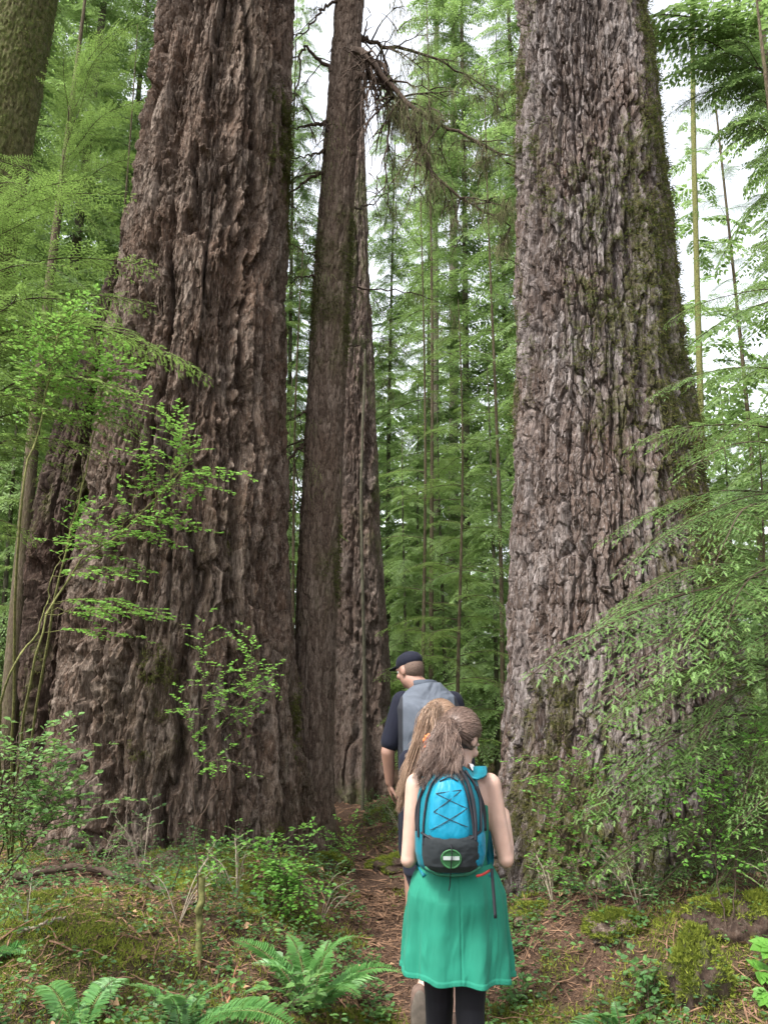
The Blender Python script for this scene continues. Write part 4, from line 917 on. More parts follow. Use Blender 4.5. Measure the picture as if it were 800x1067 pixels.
def hairmat(name, dark, mid, light):
    m, nt, nd, lk, b = newmat(name); c = ramp(nt, [(0, dark), (.5, mid), (1, light)], attr(nt, 'tint')); lk.new(c, b.inputs['Base Color']); b.inputs['Roughness'].default_value = .42; b.inputs['Specular IOR Level'].default_value = .45; return m
def skinmat(name, col):
    m, nt, nd, lk, b = newmat(name); n1 = noise(nt, 18, 3, .5, coord(nt)); lk.new(ramp(nt, [(.3, tuple(c * .88 for c in col)), (.7, tuple(min(1, c * 1.08) for c in col))], n1), b.inputs['Base Color'])
    b.inputs['Roughness'].default_value = .55; b.inputs['Subsurface Weight'].default_value = .12; b.inputs['Subsurface Radius'].default_value = (.02, .008, .004); b.inputs['Subsurface Scale'].default_value = .5; return m
SKIN = skinmat('skin_fair', (.41, .265, .205)); SKIN_M = skinmat('skin_tan', (.26, .145, .105)); EYE = plain('eye', (.25, .25, .24), .2, .1, 50, .5)
HAIR1 = hairmat('hair_brown', (.045, .027, .020), (.17, .112, .086), (.36, .27, .22)); HAIR2 = hairmat('hair_blond', (.10, .055, .032), (.27, .175, .115), (.44, .32, .23))
def cloth(name, col, rough=.85, folds=6.0, fd=.02, weave=900):
    m, nt, nd, lk, b = newmat(name); c0 = coord(nt); n1 = noise(nt, 7, 3, .5, c0)
    lk.new(ramp(nt, [(.3, tuple(c * .85 for c in col)), (.7, tuple(min(1, c * 1.1) for c in col))], n1), b.inputs['Base Color']); b.inputs['Roughness'].default_value = rough; b.inputs['Specular IOR Level'].default_value = .2; b.inputs['Sheen Weight'].default_value = .03
    a = N(nt, 'ShaderNodeMath', operation='MULTIPLY_ADD'); lk.new(noise(nt, folds, 2, .5, coord(nt, (1, 1, .3)), .4), a.inputs[0]); a.inputs[1].default_value = 1.0; w = noise(nt, weave, 1, .5, c0)
    ww = N(nt, 'ShaderNodeMath', operation='MULTIPLY'); lk.new(w, ww.inputs[0]); ww.inputs[1].default_value = .02; lk.new(ww.outputs[0], a.inputs[2]); bump(nt, a.outputs[0], .6, fd, b); return m
GREEN = cloth('green_jersey', (.012, .150, .096), .75, 5, .012); NAVY = cloth('navy_cloth', (.006, .007, .015)); BLACK = cloth('black_cloth', (.005, .005, .007), .7, 20, .006); WHITE = cloth('white_strap', (.7, .68, .68))
RUBBER = plain('shoe_sole', (.085, .07, .055), .8); SHOE = plain('shoe_upper', (.10, .065, .05), .8)

def scalp_dirs(rng, n, Mh, zmin=-.35):
    out = []
    A_ = np.array(Mh.to_3x3())
    while len(out) < n:
        v = rng.normal(0, 1, 3); v /= np.linalg.norm(v)
        if v[1] > .50 + .9 * max(0, v[2] - .35) or v[2] < zmin: continue
        if abs(v[0]) > .75 and v[2] < -.05 and v[1] > .0: continue
        out.append(A_ @ v)
    return np.array(out)
def hair_tail(name, parent, c, Mh, rad, Gd, ends, nC, nT, mat, seed, zmin=-.35, wave=.012, out=.05, w=.0020):
    """combed cap to a gather point, then a loose tail; ends: function(rng)->world end point"""
    rng = np.random.default_rng(seed); acc = Acc(); c = np.array(c) + np.array(Mh.to_3x3() @ Vector((0, -.022, .028))); Gd = np.array(Gd, float); Gd /= np.linalg.norm(Gd); A_ = np.array(Mh.to_3x3()); Ai = A_.T
    def surf(v, k): l = Ai @ v; return c + A_ @ (l * rad * k)
    paths = []; tint = []
    for d in scalp_dirs(rng, nC, Mh, zmin):
        pth = []; k0 = rng.uniform(1.0, 1.08)
        for f in np.linspace(0, 1, 12): v = d * (1 - f) + Gd * f; v /= np.linalg.norm(v) + 1e-9; pth.append(surf(v, k0 + .03 * math.sin(f * PI)) + rng.normal(0, .0006, 3))
        paths.append(np.array(pth)); tint.append(np.clip(.30 + .12 * rng.normal(), 0, 1))
    G0 = surf(Gd, 1.08)
    CL = [(ends(rng), rng.normal(0, .010, 3), rng.uniform(0, 6.28), rng.uniform(.5, 1.3), rng.normal(0, .12)) for _ in range(54)]
    for k in range(nT):
        ce, cm_, cph, cw_, ct = CL[rng.integers(0, 54)]; loose = rng.random() < .12; e = (ends(rng) if loose else ce) + rng.normal(0, .007, 3); s = G0 + rng.normal(0, .014, 3); o_ = A_ @ (Ai @ Gd); m1 = s + Gd * out * rng.uniform(.5, 1.2) + (e - s) * .25 + np.array([0, 0, .02]); m2 = s + (e - s) * .65 + Gd * out * .5 + cm_ + rng.normal(0, .006, 3)
        P = bez([s, m1, m2, e], 22); ph = cph + rng.normal(0, .25); u = np.linspace(0, 1, 22); amp = wave * cw_ * np.clip(u * 2, 0, 1)
        P[:, 0] += amp * np.sin(u * 13 + ph); P[:, 1] += amp * .6 * np.cos(u * 12 + ph); paths.append(P); tint.append(np.clip(.50 + ct + .13 * rng.normal(), 0, 1))
    strands(acc, paths, w, tint)
    return keep(link(name, acc.mesh(name, [mat])), parent)

# ---- girl with the backpack
gx0, gy0 = .30, 3.5
W1 = thing('person', 'girl in sleeveless green dress and black leggings, hair tied back, wearing a blue backpack', 'person', (gx0, gy0, gz(gx0, gy0)))
Q = lambda px, py, Y=gy0: np.array(at(px, py, Y))
cx = .287; z0 = W1.location.z
HC = Q(480, 771, 3.55); HC[2] = HC[2]
hg, HP, HM = head_geos(HC, R(-36), R(-36), .95)
LS, RS = np.array([cx - .150, 3.5, 1.265]), np.array([cx + .150, 3.5, 1.265])
LE, RE = np.array([.100, 3.475, .98]), np.array([.492, 3.475, .98]); LW, RW = np.array([.145, 3.69, 1.06]), np.array([.520, 3.67, 1.13])
tors = [(cx, 3.5, .80, .155, .115), (cx, 3.5, .90, .142, .105), (cx, 3.5, .98, .122, .092), (cx, 3.5, 1.10, .138, .10), (cx, 3.495, 1.20, .152, .098), (cx, 3.495, 1.265, .145, .080), (cx, 3.50, 1.305, .085, .062), (cx, 3.505, 1.33, .05, .05)]
arms = []
for a_, b_, c_ in ((LS, LE, LW), (RS, RE, RW)): mid = a_ + (b_ - a_) * .45; fm = b_ + (c_ - b_) * .3; arms += [cap_geo(a_, mid, .049, .041), cap_geo(mid, b_, .041, .032), ell_geo(b_ + (0, -.014, -.006), (.019, .018, .020)), cap_geo(b_, fm, .034, .037), cap_geo(fm, c_, .037, .022)]
lhip, rhip = np.array([cx - .08, 3.5, .82]), np.array([cx + .08, 3.5, .82]); lk_, rk_ = np.array([.222, 3.56, .44]), np.array([.335, 3.48, .43]); la, ra = np.array([.215, 3.60, z0 + .10]), np.array([.34, 3.36, z0 + .13])
legs = lambda g: [cap_geo(lhip, lk_, .082 + g, .052 + g), cap_geo(lk_, la, .054 + g, .034 + g), cap_geo(rhip, rk_, .082 + g, .052 + g), cap_geo(rk_, ra, .054 + g, .034 + g), cap_geo(lk_ + (la - lk_) * .3 + (0, -.012, 0), lk_ + (la - lk_) * .5, .044 + g, .036 + g), cap_geo(rk_ + (ra - rk_) * .3 + (0, -.012, 0), rk_ + (ra - rk_) * .5, .044 + g, .036 + g)]
solid('body', [loft_geo(tors), cap_geo((cx + .008, 3.505, 1.29), HC - np.array([-.0, .015, .07]), .050, .046)] + hg + arms + legs(0) + hand_geos(LW, (.1, .5, .1), (-1, 0, .3), -1, .92) + hand_geos(RW, (-.1, .5, .15), (1, 0, .3), 1, .92), .0055, 8, [SKIN], W1)
eyes(HP, W1)
solid('leggings', legs(.005), .006, 6, [BLACK], W1)
for a_, nm in ((la, 0), (ra, 1)): solid('shoe', [ell_geo(a_ + np.array([0, .05, -.065]), (.042, .125, .038)), cap_geo(a_ + (0, -.01, -.03), a_ + (0, 0, .01), .042, .040)], .006, 4, [SHOE], W1)
top = [(cx, 3.5, .88, .156, .116), (cx, 3.5, .98, .130, .10), (cx, 3.5, 1.10, .146, .108), (cx, 3.495, 1.19, .150, .106), (cx, 3.495, 1.235, .118, .092), (cx, 3.495, 1.275, .105, .082), (cx, 3.495, 1.312, .086, .068)]
solid('tank_top', [loft_geo(top)], .006, 4, [GREEN], W1)
# skirt
n, m_ = 420, 130; th, tt = np.meshgrid(np.linspace(0, 2 * PI, n, endpoint=False), np.linspace(0, 1, m_))
zt = .965 + (.556 - .965) * tt; rx = np.interp(tt, [0, .12, .28, .6, 1], [.142, .168, .190, .202, .212]); ry = np.interp(tt, [0, .15, .3, .6, 1], [.108, .132, .146, .155, .170])
fo = tt ** .9 * (.062 * np.sin(9 * th + 1.2 * np.sin(2 * th + 1) + .8 * tt) + .026 * np.sin(17 * th + 2 + tt * 1.5)) + .018 * fbm(np.cos(th) * 3, np.sin(th) * 3, tt * 3, 3, 3) * np.minimum(1, tt * 6) + .014 * np.sin(5 * th + 9 * tt) * np.sin(PI * tt) + .050 * (.35 - np.abs(fbm(np.cos(th) * 4.2 + tt, np.sin(th) * 4.2, tt * 2.4 + .9 * np.cos(th * 2), 3, 8))) * np.minimum(1, tt * 5) - .022 * np.exp(-((th - 4.73) / .022) ** 2) + .016 * sst(.955, .965, tt)
but = .018 * np.exp(-((tt - .30) / .16) ** 2) * (np.exp(-((th - 4.35) / .35) ** 2) + np.exp(-((th - 5.07) / .35) ** 2))
V = np.stack([cx + .004 + rx * (1 + fo) * np.cos(th), 3.5 + (ry * (1 + fo) + but) * np.sin(th), zt - .010 * tt * (np.cos(th) * 1.2 + .4 * np.sin(9 * th))], -1).reshape(-1, 3)
i = np.arange(m_ - 1)[:, None] * n; j = np.arange(n)[None, :]; k = (j + 1) % n; F = np.stack([i + j, i + k, i + n + k, i + n + j], -1).reshape(-1, 4)
sk = keep(link('skirt', make_mesh('skirt', V, [(F, 0)], [GREEN])), W1); so_ = sk.modifiers.new('thickness', 'SOLIDIFY'); so_.thickness = .003
HB = solid('hair_base', [ell_geo(HC + np.array(HM.to_3x3() @ Vector((0, -.022, .028))), (.081, .094, .094), HM)], .006, 2, [HAIR1], W1)
Gd = Vector(Q(466, 764, 3.44)) - Vector(HC)
ends1 = lambda r: Q(434 + 48 * r.random(), 800 + 28 * r.random() - 10 * r.random(), 3.31 + .07 * r.random())
hair_tail('hair', W1, HC, HM, np.array([.081, .094, .094]), Gd, ends1, 3000, 2600, HAIR1, 1, -.62, .012, .032, .0013)
solid('hair_volume', [cap_geo(Q(467, 770, 3.45), Q(460, 798, 3.39), .026, .036), cap_geo(Q(458, 788, 3.41), Q(447, 804, 3.38), .03, .028)], .006, 6, [HAIR1], W1)
V, F = ribbon(bez([Q(494, 803, 3.43), Q(490, 796, 3.5), Q(486, 797, 3.58)], 10), .018, .002, (1, 0, -.3)); keep(link('bra_strap', make_mesh('bra_strap', V, [(F, 0)], [WHITE])), W1)

# ---- backpack
TEAL = cloth('teal_nylon', (.004, .125, .165), .5, 14, .008); BLUE = cloth('blue_nylon', (.004, .170, .265), .42, 16, .010); MESHB = cloth('black_mesh', (.016, .020, .022), .7, 24, .006); CORD = plain('black_cord', (.012, .012, .016), .6); PGREEN = plain('patch_green', (.025, .10, .035), .6, .2); PGREY = plain('patch_grey', (.26, .30, .28), .5, .1); RED = plain('red_tag', (.32, .03, .025), .6, .1); GTRIM = plain('green_trim', (.02, .12, .07), .7)
pb = Q(472, 917, 3.28); pt = Q(472, 799, 3.28); PH = pt[2] - pb[2]; PX = Q(471, 860, 3.28)[0]; PY = 3.385
BP = thing('backpack', 'small blue and teal hiking backpack with crossed bungee cord, on the girl', 'backpack', (PX, PY, pb[2]))
def pw(v): return np.interp(v, [0, .03, .08, .2, .45, .7, .85, .94, .98, 1], [.075, .105, .128, .140, .139, .128, .112, .088, .062, .03])
def pth(v): return np.interp(v, [0, .04, .12, .3, .5, .75, .92, 1], [.03, .075, .115, .125, .115, .09, .06, .02])
def pp(u, v, off=0.0):
    u, v = np.broadcast_arrays(np.asarray(u, float), np.asarray(v, float)); b_ = np.clip(1 - np.abs(u) ** 3.0, 0, 1) ** .6
    return np.stack([PX + (pw(v) + off * .6) * u, PY - pth(v) * b_ - off * (.3 + .7 * b_), pb[2] + v * PH], -1)
def patch_mesh(name, u0, u1, v0, v1, off, mat, top=0.0, n=40, bulge=1.0):
    a, c = np.meshgrid(np.linspace(-1, 1, n), np.linspace(-1, 1, n)); sq = np.sqrt(np.clip(1 - .28 * c ** 2 * 1.0, 0, 1)); a2 = a * (1 - .30 * np.clip(c, 0, 1) ** 3 * (1 if top else 0) - .12 * np.abs(c) ** 6); c2 = c * (1 - .10 * np.abs(a) ** 4)
    U = (u0 + u1) / 2 + (u1 - u0) / 2 * a2; Vv = (v0 + v1) / 2 + (v1 - v0) / 2 * c2; h = off * np.clip((1 - a ** 8) * (1 - c ** 8), 0, 1) ** .5 * bulge * (1 + .35 * fbm(a * 2.2 + 3, c * 2.2, .3, 3, 12)) + .0035 * (1 - a ** 8) * (1 - c ** 8) * (.4 - np.abs(fbm(a * 3.1, c * 2.4, 1.3, 3, 19))) - .002 * ((np.abs(a) > .985) | (np.abs(c) > .985))
    V = pp(U, Vv, 0); h3 = h[..., None] * np.array([0, -1, .0]); V = (V + h3).reshape(-1, 3)
    i = np.arange(n - 1)[:, None] * n; j = np.arange(n - 1)[None, :]; F = np.stack([i + j, i + j + 1, i + n + j + 1, i + n + j], -1).reshape(-1, 4); return keep(link(name, make_mesh(name, V, [(F, 0)], [mat])), BP)
n = 48; u, v = np.meshgrid(np.linspace(-1, 1, n), np.linspace(0, 1, n)); Vb = pp(u, v).reshape(-1, 3); Vf = Vb.copy(); Vf[:, 1] = PY + .012
i = np.arange(n - 1)[:, None] * n; j = np.arange(n - 1)[None, :]; F = np.stack([i + j, i + j + 1, i + n + j + 1, i + n + j], -1).reshape(-1, 4); nb = n * n
rim = list(range(n)) + [n * q + n - 1 for q in range(1, n)] + [n * (n - 1) + q for q in range(n - 2, -1, -1)] + [n * q for q in range(n - 2, 0, -1)]
Rm = np.array([[rim[q], rim[q] + nb, rim[(q + 1) % len(rim)] + nb, rim[(q + 1) % len(rim)]] for q in range(len(rim))])
keep(link('pack_body', make_mesh('pack_body', np.concatenate([Vb, Vf]), [(F, 0), (F[:, ::-1] + nb, 0), (Rm, 0)], [TEAL])), BP)
patch_mesh('front_panel', -.66, .50, .34, .90, .016, BLUE, 1.0)
patch_mesh('mesh_pocket', -.84, .80, .045, .40, .014, MESHB)
patch_mesh('side_pocket', .62, .97, .10, .40, .012, BLUE)
acc = Acc(); t_ = np.linspace(0, 1, 40)
def line(uv, off, r, n_=40): P = bez([(a, b_, 0) for a, b_ in uv], n_); return tube(pp(P[:, 0], P[:, 1]) + np.array([0, -off, 0]), r, 6)
for uv, r in (([(-.80, .30), (-.78, .6), (-.66, .84), (-.30, .95), (.12, .95), (.42, .86), (.56, .6), (.58, .36)], .0045), ([(-.92, .35), (-.94, .7), (-.80, .92)], .006), ([(.62, .35), (.66, .6), (.60, .85), (.5, .97)], .009), ([(-.84, .40), (-.4, .335), (.0, .325), (.4, .35), (.80, .42)], .005), ([(.80, .42), (.9, .7), (.72, .95)], .006)):
    V, F = line(uv, .008, r); acc.add(V, F)
keep(link('piping', acc.mesh('piping', [CORD])), BP)
acc = Acc(); pts = [(-.62, .44), (.42, .47), (-.54, .60), (.44, .63), (-.50, .76), (.32, .79)]
for a_, b_ in ((0, 3), (1, 2), (2, 5), (3, 4), (4, 5)): V, F = line([pts[a_], ((pts[a_][0] + pts[b_][0]) / 2, (pts[a_][1] + pts[b_][1]) / 2), pts[b_]], .0185, .0014, 24); acc.add(V, F)
V, F = line([(-.42, .865), (-.05, .90), (.26, .865)], .016, .0028, 24); acc.add(V, F)
keep(link('bungee_cord', acc.mesh('bungee_cord', [CORD])), BP)
acc = Acc(); V, F = line([(-.80, .10), (-.5, .035), (0, .02), (.5, .035), (.80, .10)], .010, .008); acc.add(V, F); keep(link('bottom_trim', acc.mesh('bottom_trim', [GTRIM])), BP)
q = np.linspace(0, 2 * PI, 41); cu, cv = -.06, .195; acc = Acc()
V, F = tube(pp(cu + .26 * np.cos(q), cv + .080 * np.sin(q)) + np.array([0, -.0155, 0]), .004, 6); acc.add(V, F); D = pp(cu + .24 * np.cos(q[:-1]), cv + .074 * np.sin(q[:-1])) + np.array([0, -.0152, 0]); ctr = D.mean(0) - np.array([0, .002, 0]); nV = np.vstack([ctr, D]); acc.add(nV, np.array([[0, 1 + a_, 1 + (a_ + 1) % 40] for a_ in range(40)]))
keep(link('round_patch', acc.mesh('round_patch', [PGREEN])), BP)
V, F = ribbon(pp(np.linspace(-.28, .16, 8), np.full(8, .205)) + np.array([0, -.020, 0]), .013, .0015, (0, 0, 1)); keep(link('reflective_bar', make_mesh('reflective_bar', V, [(F, 0)], [PGREY], None, False)), BP)
acc = Acc(); V, F = tube(bez([pp(-.06, .33) + np.array([0, -.018, 0]), pp(-.05, .24) + np.array([0, -.026, 0]), pp(-.08, .1) + np.array([0, -.024, 0]), pp(-.14, -.02) + np.array([0, -.05, -.01]), pp(-.2, -.0) + np.array([0, -.045, -.045])], 20), .0022, 5); acc.add(V, F); keep(link('zip_pull', acc.mesh('zip_pull', [CORD])), BP)
for sx, mt in ((1, TEAL), (-1, TEAL)):
    X0 = PX + sx * .085; V, F = ribbon(bez([(X0, PY - .035, pb[2] + PH * .88), (cx + sx * .098, 3.40, 1.318), (cx + sx * .108, 3.47, 1.338), (cx + sx * .112, 3.56, 1.315), (cx + sx * .125, 3.605, 1.22), (cx + sx * .140, 3.60, 1.08), (cx + sx * .150, 3.53, .98), (cx + sx * .125, 3.42, .93)], 40), np.interp(np.linspace(0, 1, 40), [0, .3, .6, 1], [.060, .055, .05, .02]), .004, (1, 0, 0)); keep(link('shoulder_strap', make_mesh('shoulder_strap', V, [(F, 0)], [mt])), BP)
    V, F = ribbon(bez([(PX + sx * .10, PY - .05, pb[2] + PH * .80), (PX + sx * .128, PY - .03, pb[2] + PH * .6), (PX + sx * .13, PY - .04, pb[2] + PH * .40)], 14), .020, .004, (1, .4, 0)); keep(link('compression_strap', make_mesh('compression_strap', V, [(F, 0)], [CORD])), BP)
e0 = Q(512, 905, 3.36); V, F = ribbon(bez([e0, Q(514, 930, 3.33), Q(516, 957, 3.31)], 12), .012, .0015, (1, .2, 0)); keep(link('loose_strap', make_mesh('loose_strap', V, [(F, 0)], [CORD])), BP)
V, F = ribbon(bez([Q(496, 913, 3.30), Q(503, 911, 3.305), Q(510, 907, 3.34)], 8), .009, .0015, (0, .2, 1)); keep(link('red_tag', make_mesh('red_tag', V, [(F, 0)], [RED])), BP)

# ---- second girl, mostly hidden
g2x, g2y = .262, 4.22
W2 = thing('person', 'long haired girl in dark navy clothes, mostly hidden in front of the green dressed girl', 'person', (g2x, g2y, gz(g2x, g2y))); zf = W2.location.z
H2 = Q(458, 757, g2y); c2 = .262; hg, HP2, HM2 = head_geos(H2, R(28), R(-28), .98)
def Z(f): return zf + f * (1.60 - zf)
L2S, R2S = np.array([c2 - .135, g2y, Z(.81)]), np.array([c2 + .14, g2y, Z(.81)]); L2E, R2E = np.array([c2 - .135, g2y, Z(.62)]), np.array([c2 + .16, g2y, Z(.62)]); L2W, R2W = np.array([c2 - .10, g2y + .2, Z(.62)]), np.array([c2 + .14, g2y + .2, Z(.62)])
tz = [(.48, .155, .115), (.56, .145, .108), (.62, .125, .095), (.70, .14, .10), (.77, .155, .098), (.815, .145, .08), (.838, .085, .062), (.855, .05, .05)]
lh, rh = np.array([c2 - .08, g2y, Z(.51)]), np.array([c2 + .08, g2y, Z(.51)]); lkn, rkn = np.array([c2 + .02, g2y + .02, Z(.28)]), np.array([c2 + .08, g2y + .16, Z(.29)]); lan, ran = np.array([.165, g2y - .10, zf + .24]), np.array([c2 + .08, g2y + .16, zf + .09])
solid('body', [loft_geo([(c2, g2y, Z(f), a, b_) for f, a, b_ in tz]), cap_geo((c2, g2y, Z(.83)), H2 - np.array([.0, .015, .07]), .05, .046), cap_geo(L2S, L2E, .046, .037), cap_geo(L2E, L2W, .036, .024), cap_geo(R2S, R2E, .046, .037), cap_geo(R2E, R2W, .036, .024), cap_geo(lh, lkn, .08, .05), cap_geo(lkn, lan, .052, .034), cap_geo(rh, rkn, .08, .05), cap_geo(rkn, ran, .052, .034)] + hg + hand_geos(L2W, (.2, .5, .1), (-1, 0, .4), -1, .92) + hand_geos(R2W, (-.2, .5, .1), (1, 0, .4), 1, .92), .006, 8, [SKIN], W2)
eyes(HP2, W2)
solid('hooded_top', [loft_geo([(c2, g2y, Z(f), a + .012, b_ + .012) for f, a, b_ in tz[:-1]]), cap_geo(L2S, L2E, .056, .048), cap_geo(R2S, R2E, .056, .048), cap_geo(L2E, L2E + (L2W - L2E) * .8, .047, .036), cap_geo(R2E, R2E + (R2W - R2E) * .8, .047, .036)], .007, 6, [NAVY], W2)
solid('shorts', [loft_geo([(c2, g2y, Z(f), a + .014, b_ + .014) for f, a, b_ in tz[:3]]), cap_geo(lh, lh + (lkn - lh) * .62, .094, .082), cap_geo(rh, rh + (rkn - rh) * .62, .094, .082)], .007, 6, [NAVY], W2)
solid('shoe', [ell_geo(lan + np.array([.0, .02, -.055]), (.045, .06, .12)), cap_geo(lan + (0, 0, -.01), lan + (0, 0, .03), .043, .040)], .006, 4, [SHOE], W2)
solid('shoe', [ell_geo(ran + np.array([0, .05, -.06]), (.045, .13, .04)), cap_geo(ran + (0, -.01, -.03), ran, .043, .040)], .006, 4, [SHOE], W2)
s2 = lan + np.array([0, -.045, -.06]); solid('shoe_sole', [ell_geo(s2, (.044, .018, .12))], .006, 3, [RUBBER], W2)
solid('hair_base', [ell_geo(H2 + np.array(HM2.to_3x3() @ Vector((0, -.022, .028))), (.082, .095, .095), HM2)], .006, 2, [HAIR2], W2)
Gd2 = Vector(Q(450, 744, g2y - .09)) - Vector(H2)
ends2 = lambda r: (lambda q: Q(409 + 40 * r.random() + 14 * (1 - q), 775 + 72 * q, g2y - .16 + .06 * r.random()))(r.random() ** .6)
hair_tail('hair', W2, H2, HM2, np.array([.082, .095, .095]), Gd2, ends2, 2600, 2600, HAIR2, 2, -.62, .006, .045, .0015)
solid('hair_volume', [cap_geo(Q(450, 752, g2y - .10), Q(430, 800, g2y - .12), .04, .05), cap_geo(Q(430, 800, g2y - .12), Q(422, 832, g2y - .11), .05, .025)], .007, 6, [HAIR2], W2)
acc = Acc(); V, F = tube(Q(447, 772, g2y - .26) + np.stack([.020 * np.cos(q), .012 * np.sin(q * 2), .024 * np.sin(q)], 1), .009 + .003 * np.sin(q * 9), 7); acc.add(V, F); V, F = ribbon(bez([Q(444, 776, g2y - .25), Q(442, 781, g2y - .27), Q(445, 788, g2y - .25)], 8), .022, .004, (1, 0, 0)); acc.add(V, F); keep(link('hair_tie', acc.mesh('hair_tie', [plain('orange_tie', (.75, .16, .05), .7, .15)])), W2)

# ---- man with the cap
mx, my = .29, 5.6
MN = thing('person', 'man in a grey and black polo shirt and navy cap, leading the way', 'person', (mx, my, gz(mx, my))); zm = MN.location.z
M_ = lambda px, py, Y=my: np.array(at(px, py, Y))
zs_ = M_(440, 722)[2]; HM_c = M_(427, 699, 5.66); hg, HPm, HMm = head_geos(HM_c, R(42), R(-16), 1.02)
c3 = M_(446, 760)[0]; LSm, RSm = np.array([c3 - .172, my + .01, zs_ - .065]), np.array([c3 + .168, my + .01, zs_ - .065])
LEm, LWm = M_(404, 783), M_(406, 815, 5.66); REm, RWm = np.array([c3 + .25, my + .02, LEm[2]]), np.array([c3 + .23, my + .12, LWm[2]])
zh = zm + .92
tm_ = [(zh - .05, .175, .135), (zh + .08, .175, .140), (zh + .22, .18, .142), (zh + .40, .195, .142), (zs_ - .10, .205, .132), (zs_ - .03, .185, .105), (zs_ + .015, .12, .088), (zs_ + .045, .085, .076), (zs_ + .065, .065, .065)]
hl, hr = np.array([c3 - .10, my, zh - .02]), np.array([c3 + .10, my, zh - .02]); kl, kr = np.array([c3 - .11, my + .15, zm + .50]), np.array([c3 + .10, my - .05, zm + .49]); al, ar = np.array([c3 - .11, my + .14, zm + .09]), np.array([c3 + .10, my - .22, zm + .12])
solid('body', [loft_geo([(c3, my, z, a, b_) for z, a, b_ in tm_]), cap_geo((c3 - .03, my + .01, zs_ + .02), HM_c - np.array([-.01, .02, .06]), .068, .064), cap_geo(LSm, LEm, .062, .047), cap_geo(LEm, LWm, .048, .031), cap_geo(RSm, REm, .062, .047), cap_geo(REm, RWm, .048, .031), cap_geo(hl, kl, .095, .06), cap_geo(kl, al, .062, .04), cap_geo(hr, kr, .095, .06), cap_geo(kr, ar, .062, .04)] + hg + hand_geos(LWm, LWm - LEm + np.array([0, .05, 0]), (-1, -.3, 0), -1, 1.08) + hand_geos(RWm, RWm - REm, (1, -.3, 0), 1, 1.08), .0065, 8, [SKIN_M], MN)
eyes(HPm, MN)
m, nt, nd, lk, b = newmat('polo_two_tone'); tc = nd.new('ShaderNodeTexCoord'); sx_ = nd.new('ShaderNodeSeparateXYZ'); lk.new(tc.outputs['Object'], sx_.inputs[0])
d1 = N(nt, 'ShaderNodeMath', operation='SUBTRACT'); lk.new(sx_.outputs[0], d1.inputs[0]); d1.inputs[1].default_value = c3; d2 = N(nt, 'ShaderNodeMath', operation='ABSOLUTE'); lk.new(d1.outputs[0], d2.inputs[0]); d3 = N(nt, 'ShaderNodeMath', operation='GREATER_THAN'); lk.new(d2.outputs[0], d3.inputs[0]); d3.inputs[1].default_value = .172
lk.new(mixc(nt, d3.outputs[0], mixc(nt, noise(nt, 400, 1, .5, tc.outputs['Object']), (.044, .053, .070), (.084, .098, .122)), (.008, .009, .014)), b.inputs['Base Color']); b.inputs['Roughness'].default_value = .8; bump(nt, noise(nt, 6, 2, .5, coord(nt, (1, 1, .5)), 1.2), .9, .05, b)
solid('polo_shirt', [loft_geo([(c3, my, z, a + .025, b_ + .023) for z, a, b_ in tm_[:-1] + [(zs_ + .07, .062, .058)]])], .008, 6, [m], MN)
for sh, el in ((LSm, LEm), (RSm, REm)): solid('sleeve', [cap_geo(sh + np.array([0, 0, .004]), sh + (el - sh) *   .80, .076, .070)], .008, 4, [NAVY], MN)
q = np.linspace(0, 2 * PI, 33); V, F = ribbon(np.stack([c3 - .022 + .082 * np.cos(q), my + .005 + .080 * np.sin(q), zs_ + .044 + .016 * -np.sin(q)], 1), .060, .004, (0, 0, 1)); keep(link('collar', make_mesh('collar', V, [(F, 0)], [cloth('collar_grey', (.055, .065, .082))])), MN)
solid('shorts', [loft_geo([(c3, my, zh - .08, .185, .145), (c3, my, zh + .04, .188, .150), (c3, my, zh + .10, .182, .145)]), cap_geo(hl, hl + (kl - hl) * .85, .108, .095), cap_geo(hr, hr + (kr - hr) * .85, .108, .095)], .008, 6, [NAVY], MN)
for a_ in (al, ar): solid('shoe', [ell_geo(a_ + np.array([0, .05, -.055]), (.05, .145, .045)), cap_geo(a_ + (0, -.01, -.02), a_ + (0, 0, .02), .05, .046)], .007, 4, [SHOE], MN)
Rm_ = np.array(HMm.to_3x3()); hp = lambda v: HM_c + Rm_ @ np.array(v)
solid('hair', [ell_geo(hp((0, -.03, .012)), (.0775, .083, .084), HMm)], .006, 3, [plain('short_hair', (.10, .066, .05), .8, .4, 120)], MN)
# cap: dome and brim
solid('cap', [ell_geo(hp((0, -.010, .062)), (.086, .106, .070), HMm), ell_geo(hp((0, .105, .048)), (.068, .075, .008), HMm)], .005, 3, [NAVY], MN)
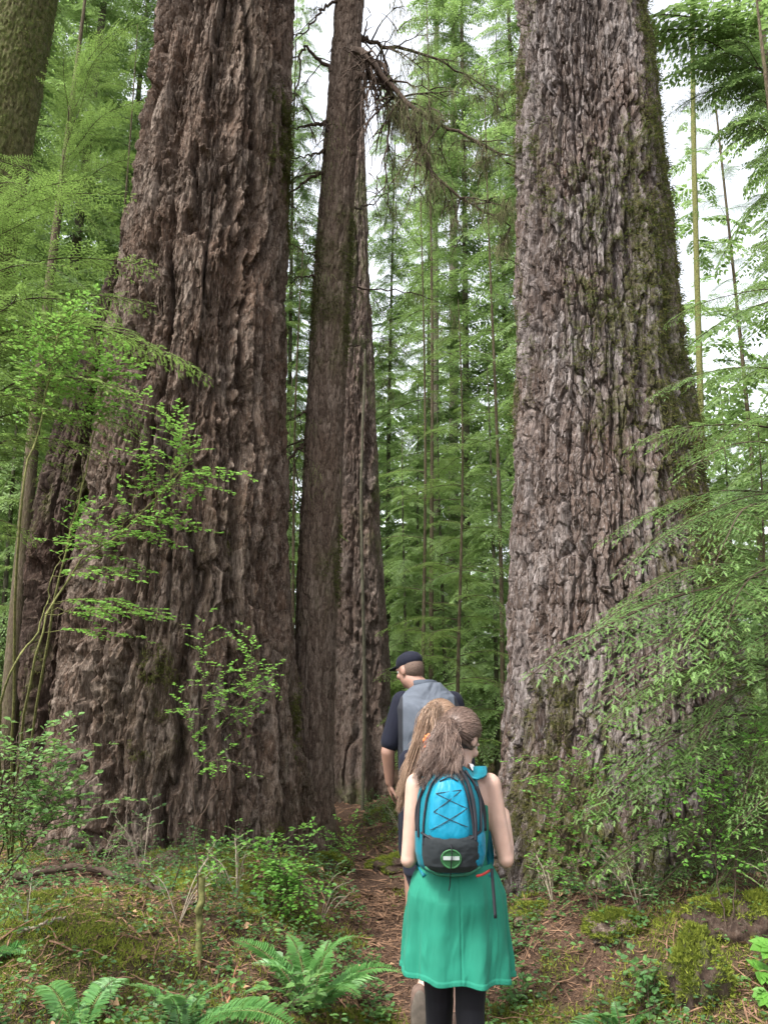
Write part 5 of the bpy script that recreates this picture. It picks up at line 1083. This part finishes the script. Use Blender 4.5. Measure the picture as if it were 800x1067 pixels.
#SECTION6
# ------------------------------------------------------------------ light, sky, camera
SUN_EL, SUN_AZ = 58.0, 228.0      # overcast: broad soft sun, high and behind the camera to the left
W = bpy.data.worlds.new('World'); S.world = W; W.use_nodes = True
nt = W.node_tree; bg = nt.nodes['Background']
sky = nt.nodes.new('ShaderNodeTexSky'); sky.sky_type = 'NISHITA'; sky.sun_disc = False
sky.sun_elevation = R(SUN_EL); sky.sun_rotation = R(SUN_AZ); sky.air_density = 1.0; sky.dust_density = 3.0
hs = nt.nodes.new('ShaderNodeHueSaturation'); hs.inputs['Saturation'].default_value = .22
nt.links.new(sky.outputs[0], hs.inputs['Color']); nt.links.new(hs.outputs[0], bg.inputs['Color'])
bg.inputs['Strength'].default_value = .12
sd = bpy.data.lights.new('sun', 'SUN'); sd.energy = 1.5; sd.angle = R(14); sd.color = (1, .97, .92)
so = bpy.data.objects.new('sun', sd); COL.objects.link(so)
az = R(SUN_AZ); dv = Vector((math.sin(az) * math.cos(R(SUN_EL)), math.cos(az) * math.cos(R(SUN_EL)), math.sin(R(SUN_EL))))
so.rotation_euler = (-dv).to_track_quat('-Z', 'Y').to_euler()
cd = bpy.data.cameras.new('camera'); cam = bpy.data.objects.new('camera', cd); COL.objects.link(cam)
cam.location = (0, 0, CZ); cam.rotation_euler = (PI / 2 + PITCH, 0, 0)
cd.sensor_fit = 'VERTICAL'; cd.angle = 2 * math.atan(533.5 / FPX); cd.clip_start = .05; cd.clip_end = 1000
S.camera = cam
vs = S.view_settings; vs.view_transform = 'Standard'; vs.look = 'None'; vs.exposure = 2.2; vs.gamma = 1; vs.use_curve_mapping = False
cy = S.cycles; cy.use_denoising = True; cy.max_bounces = 7; cy.diffuse_bounces = 4; cy.glossy_bounces = 2; cy.transmission_bounces = 4; cy.transparent_max_bounces = 4
cy.caustics_reflective = False; cy.caustics_refractive = False; cy.use_adaptive_sampling = True; cy.adaptive_threshold = .02
try: cy.denoiser = 'OPENIMAGEDENOISE'; cy.denoising_input_passes = 'RGB_ALBEDO_NORMAL'
except Exception: pass
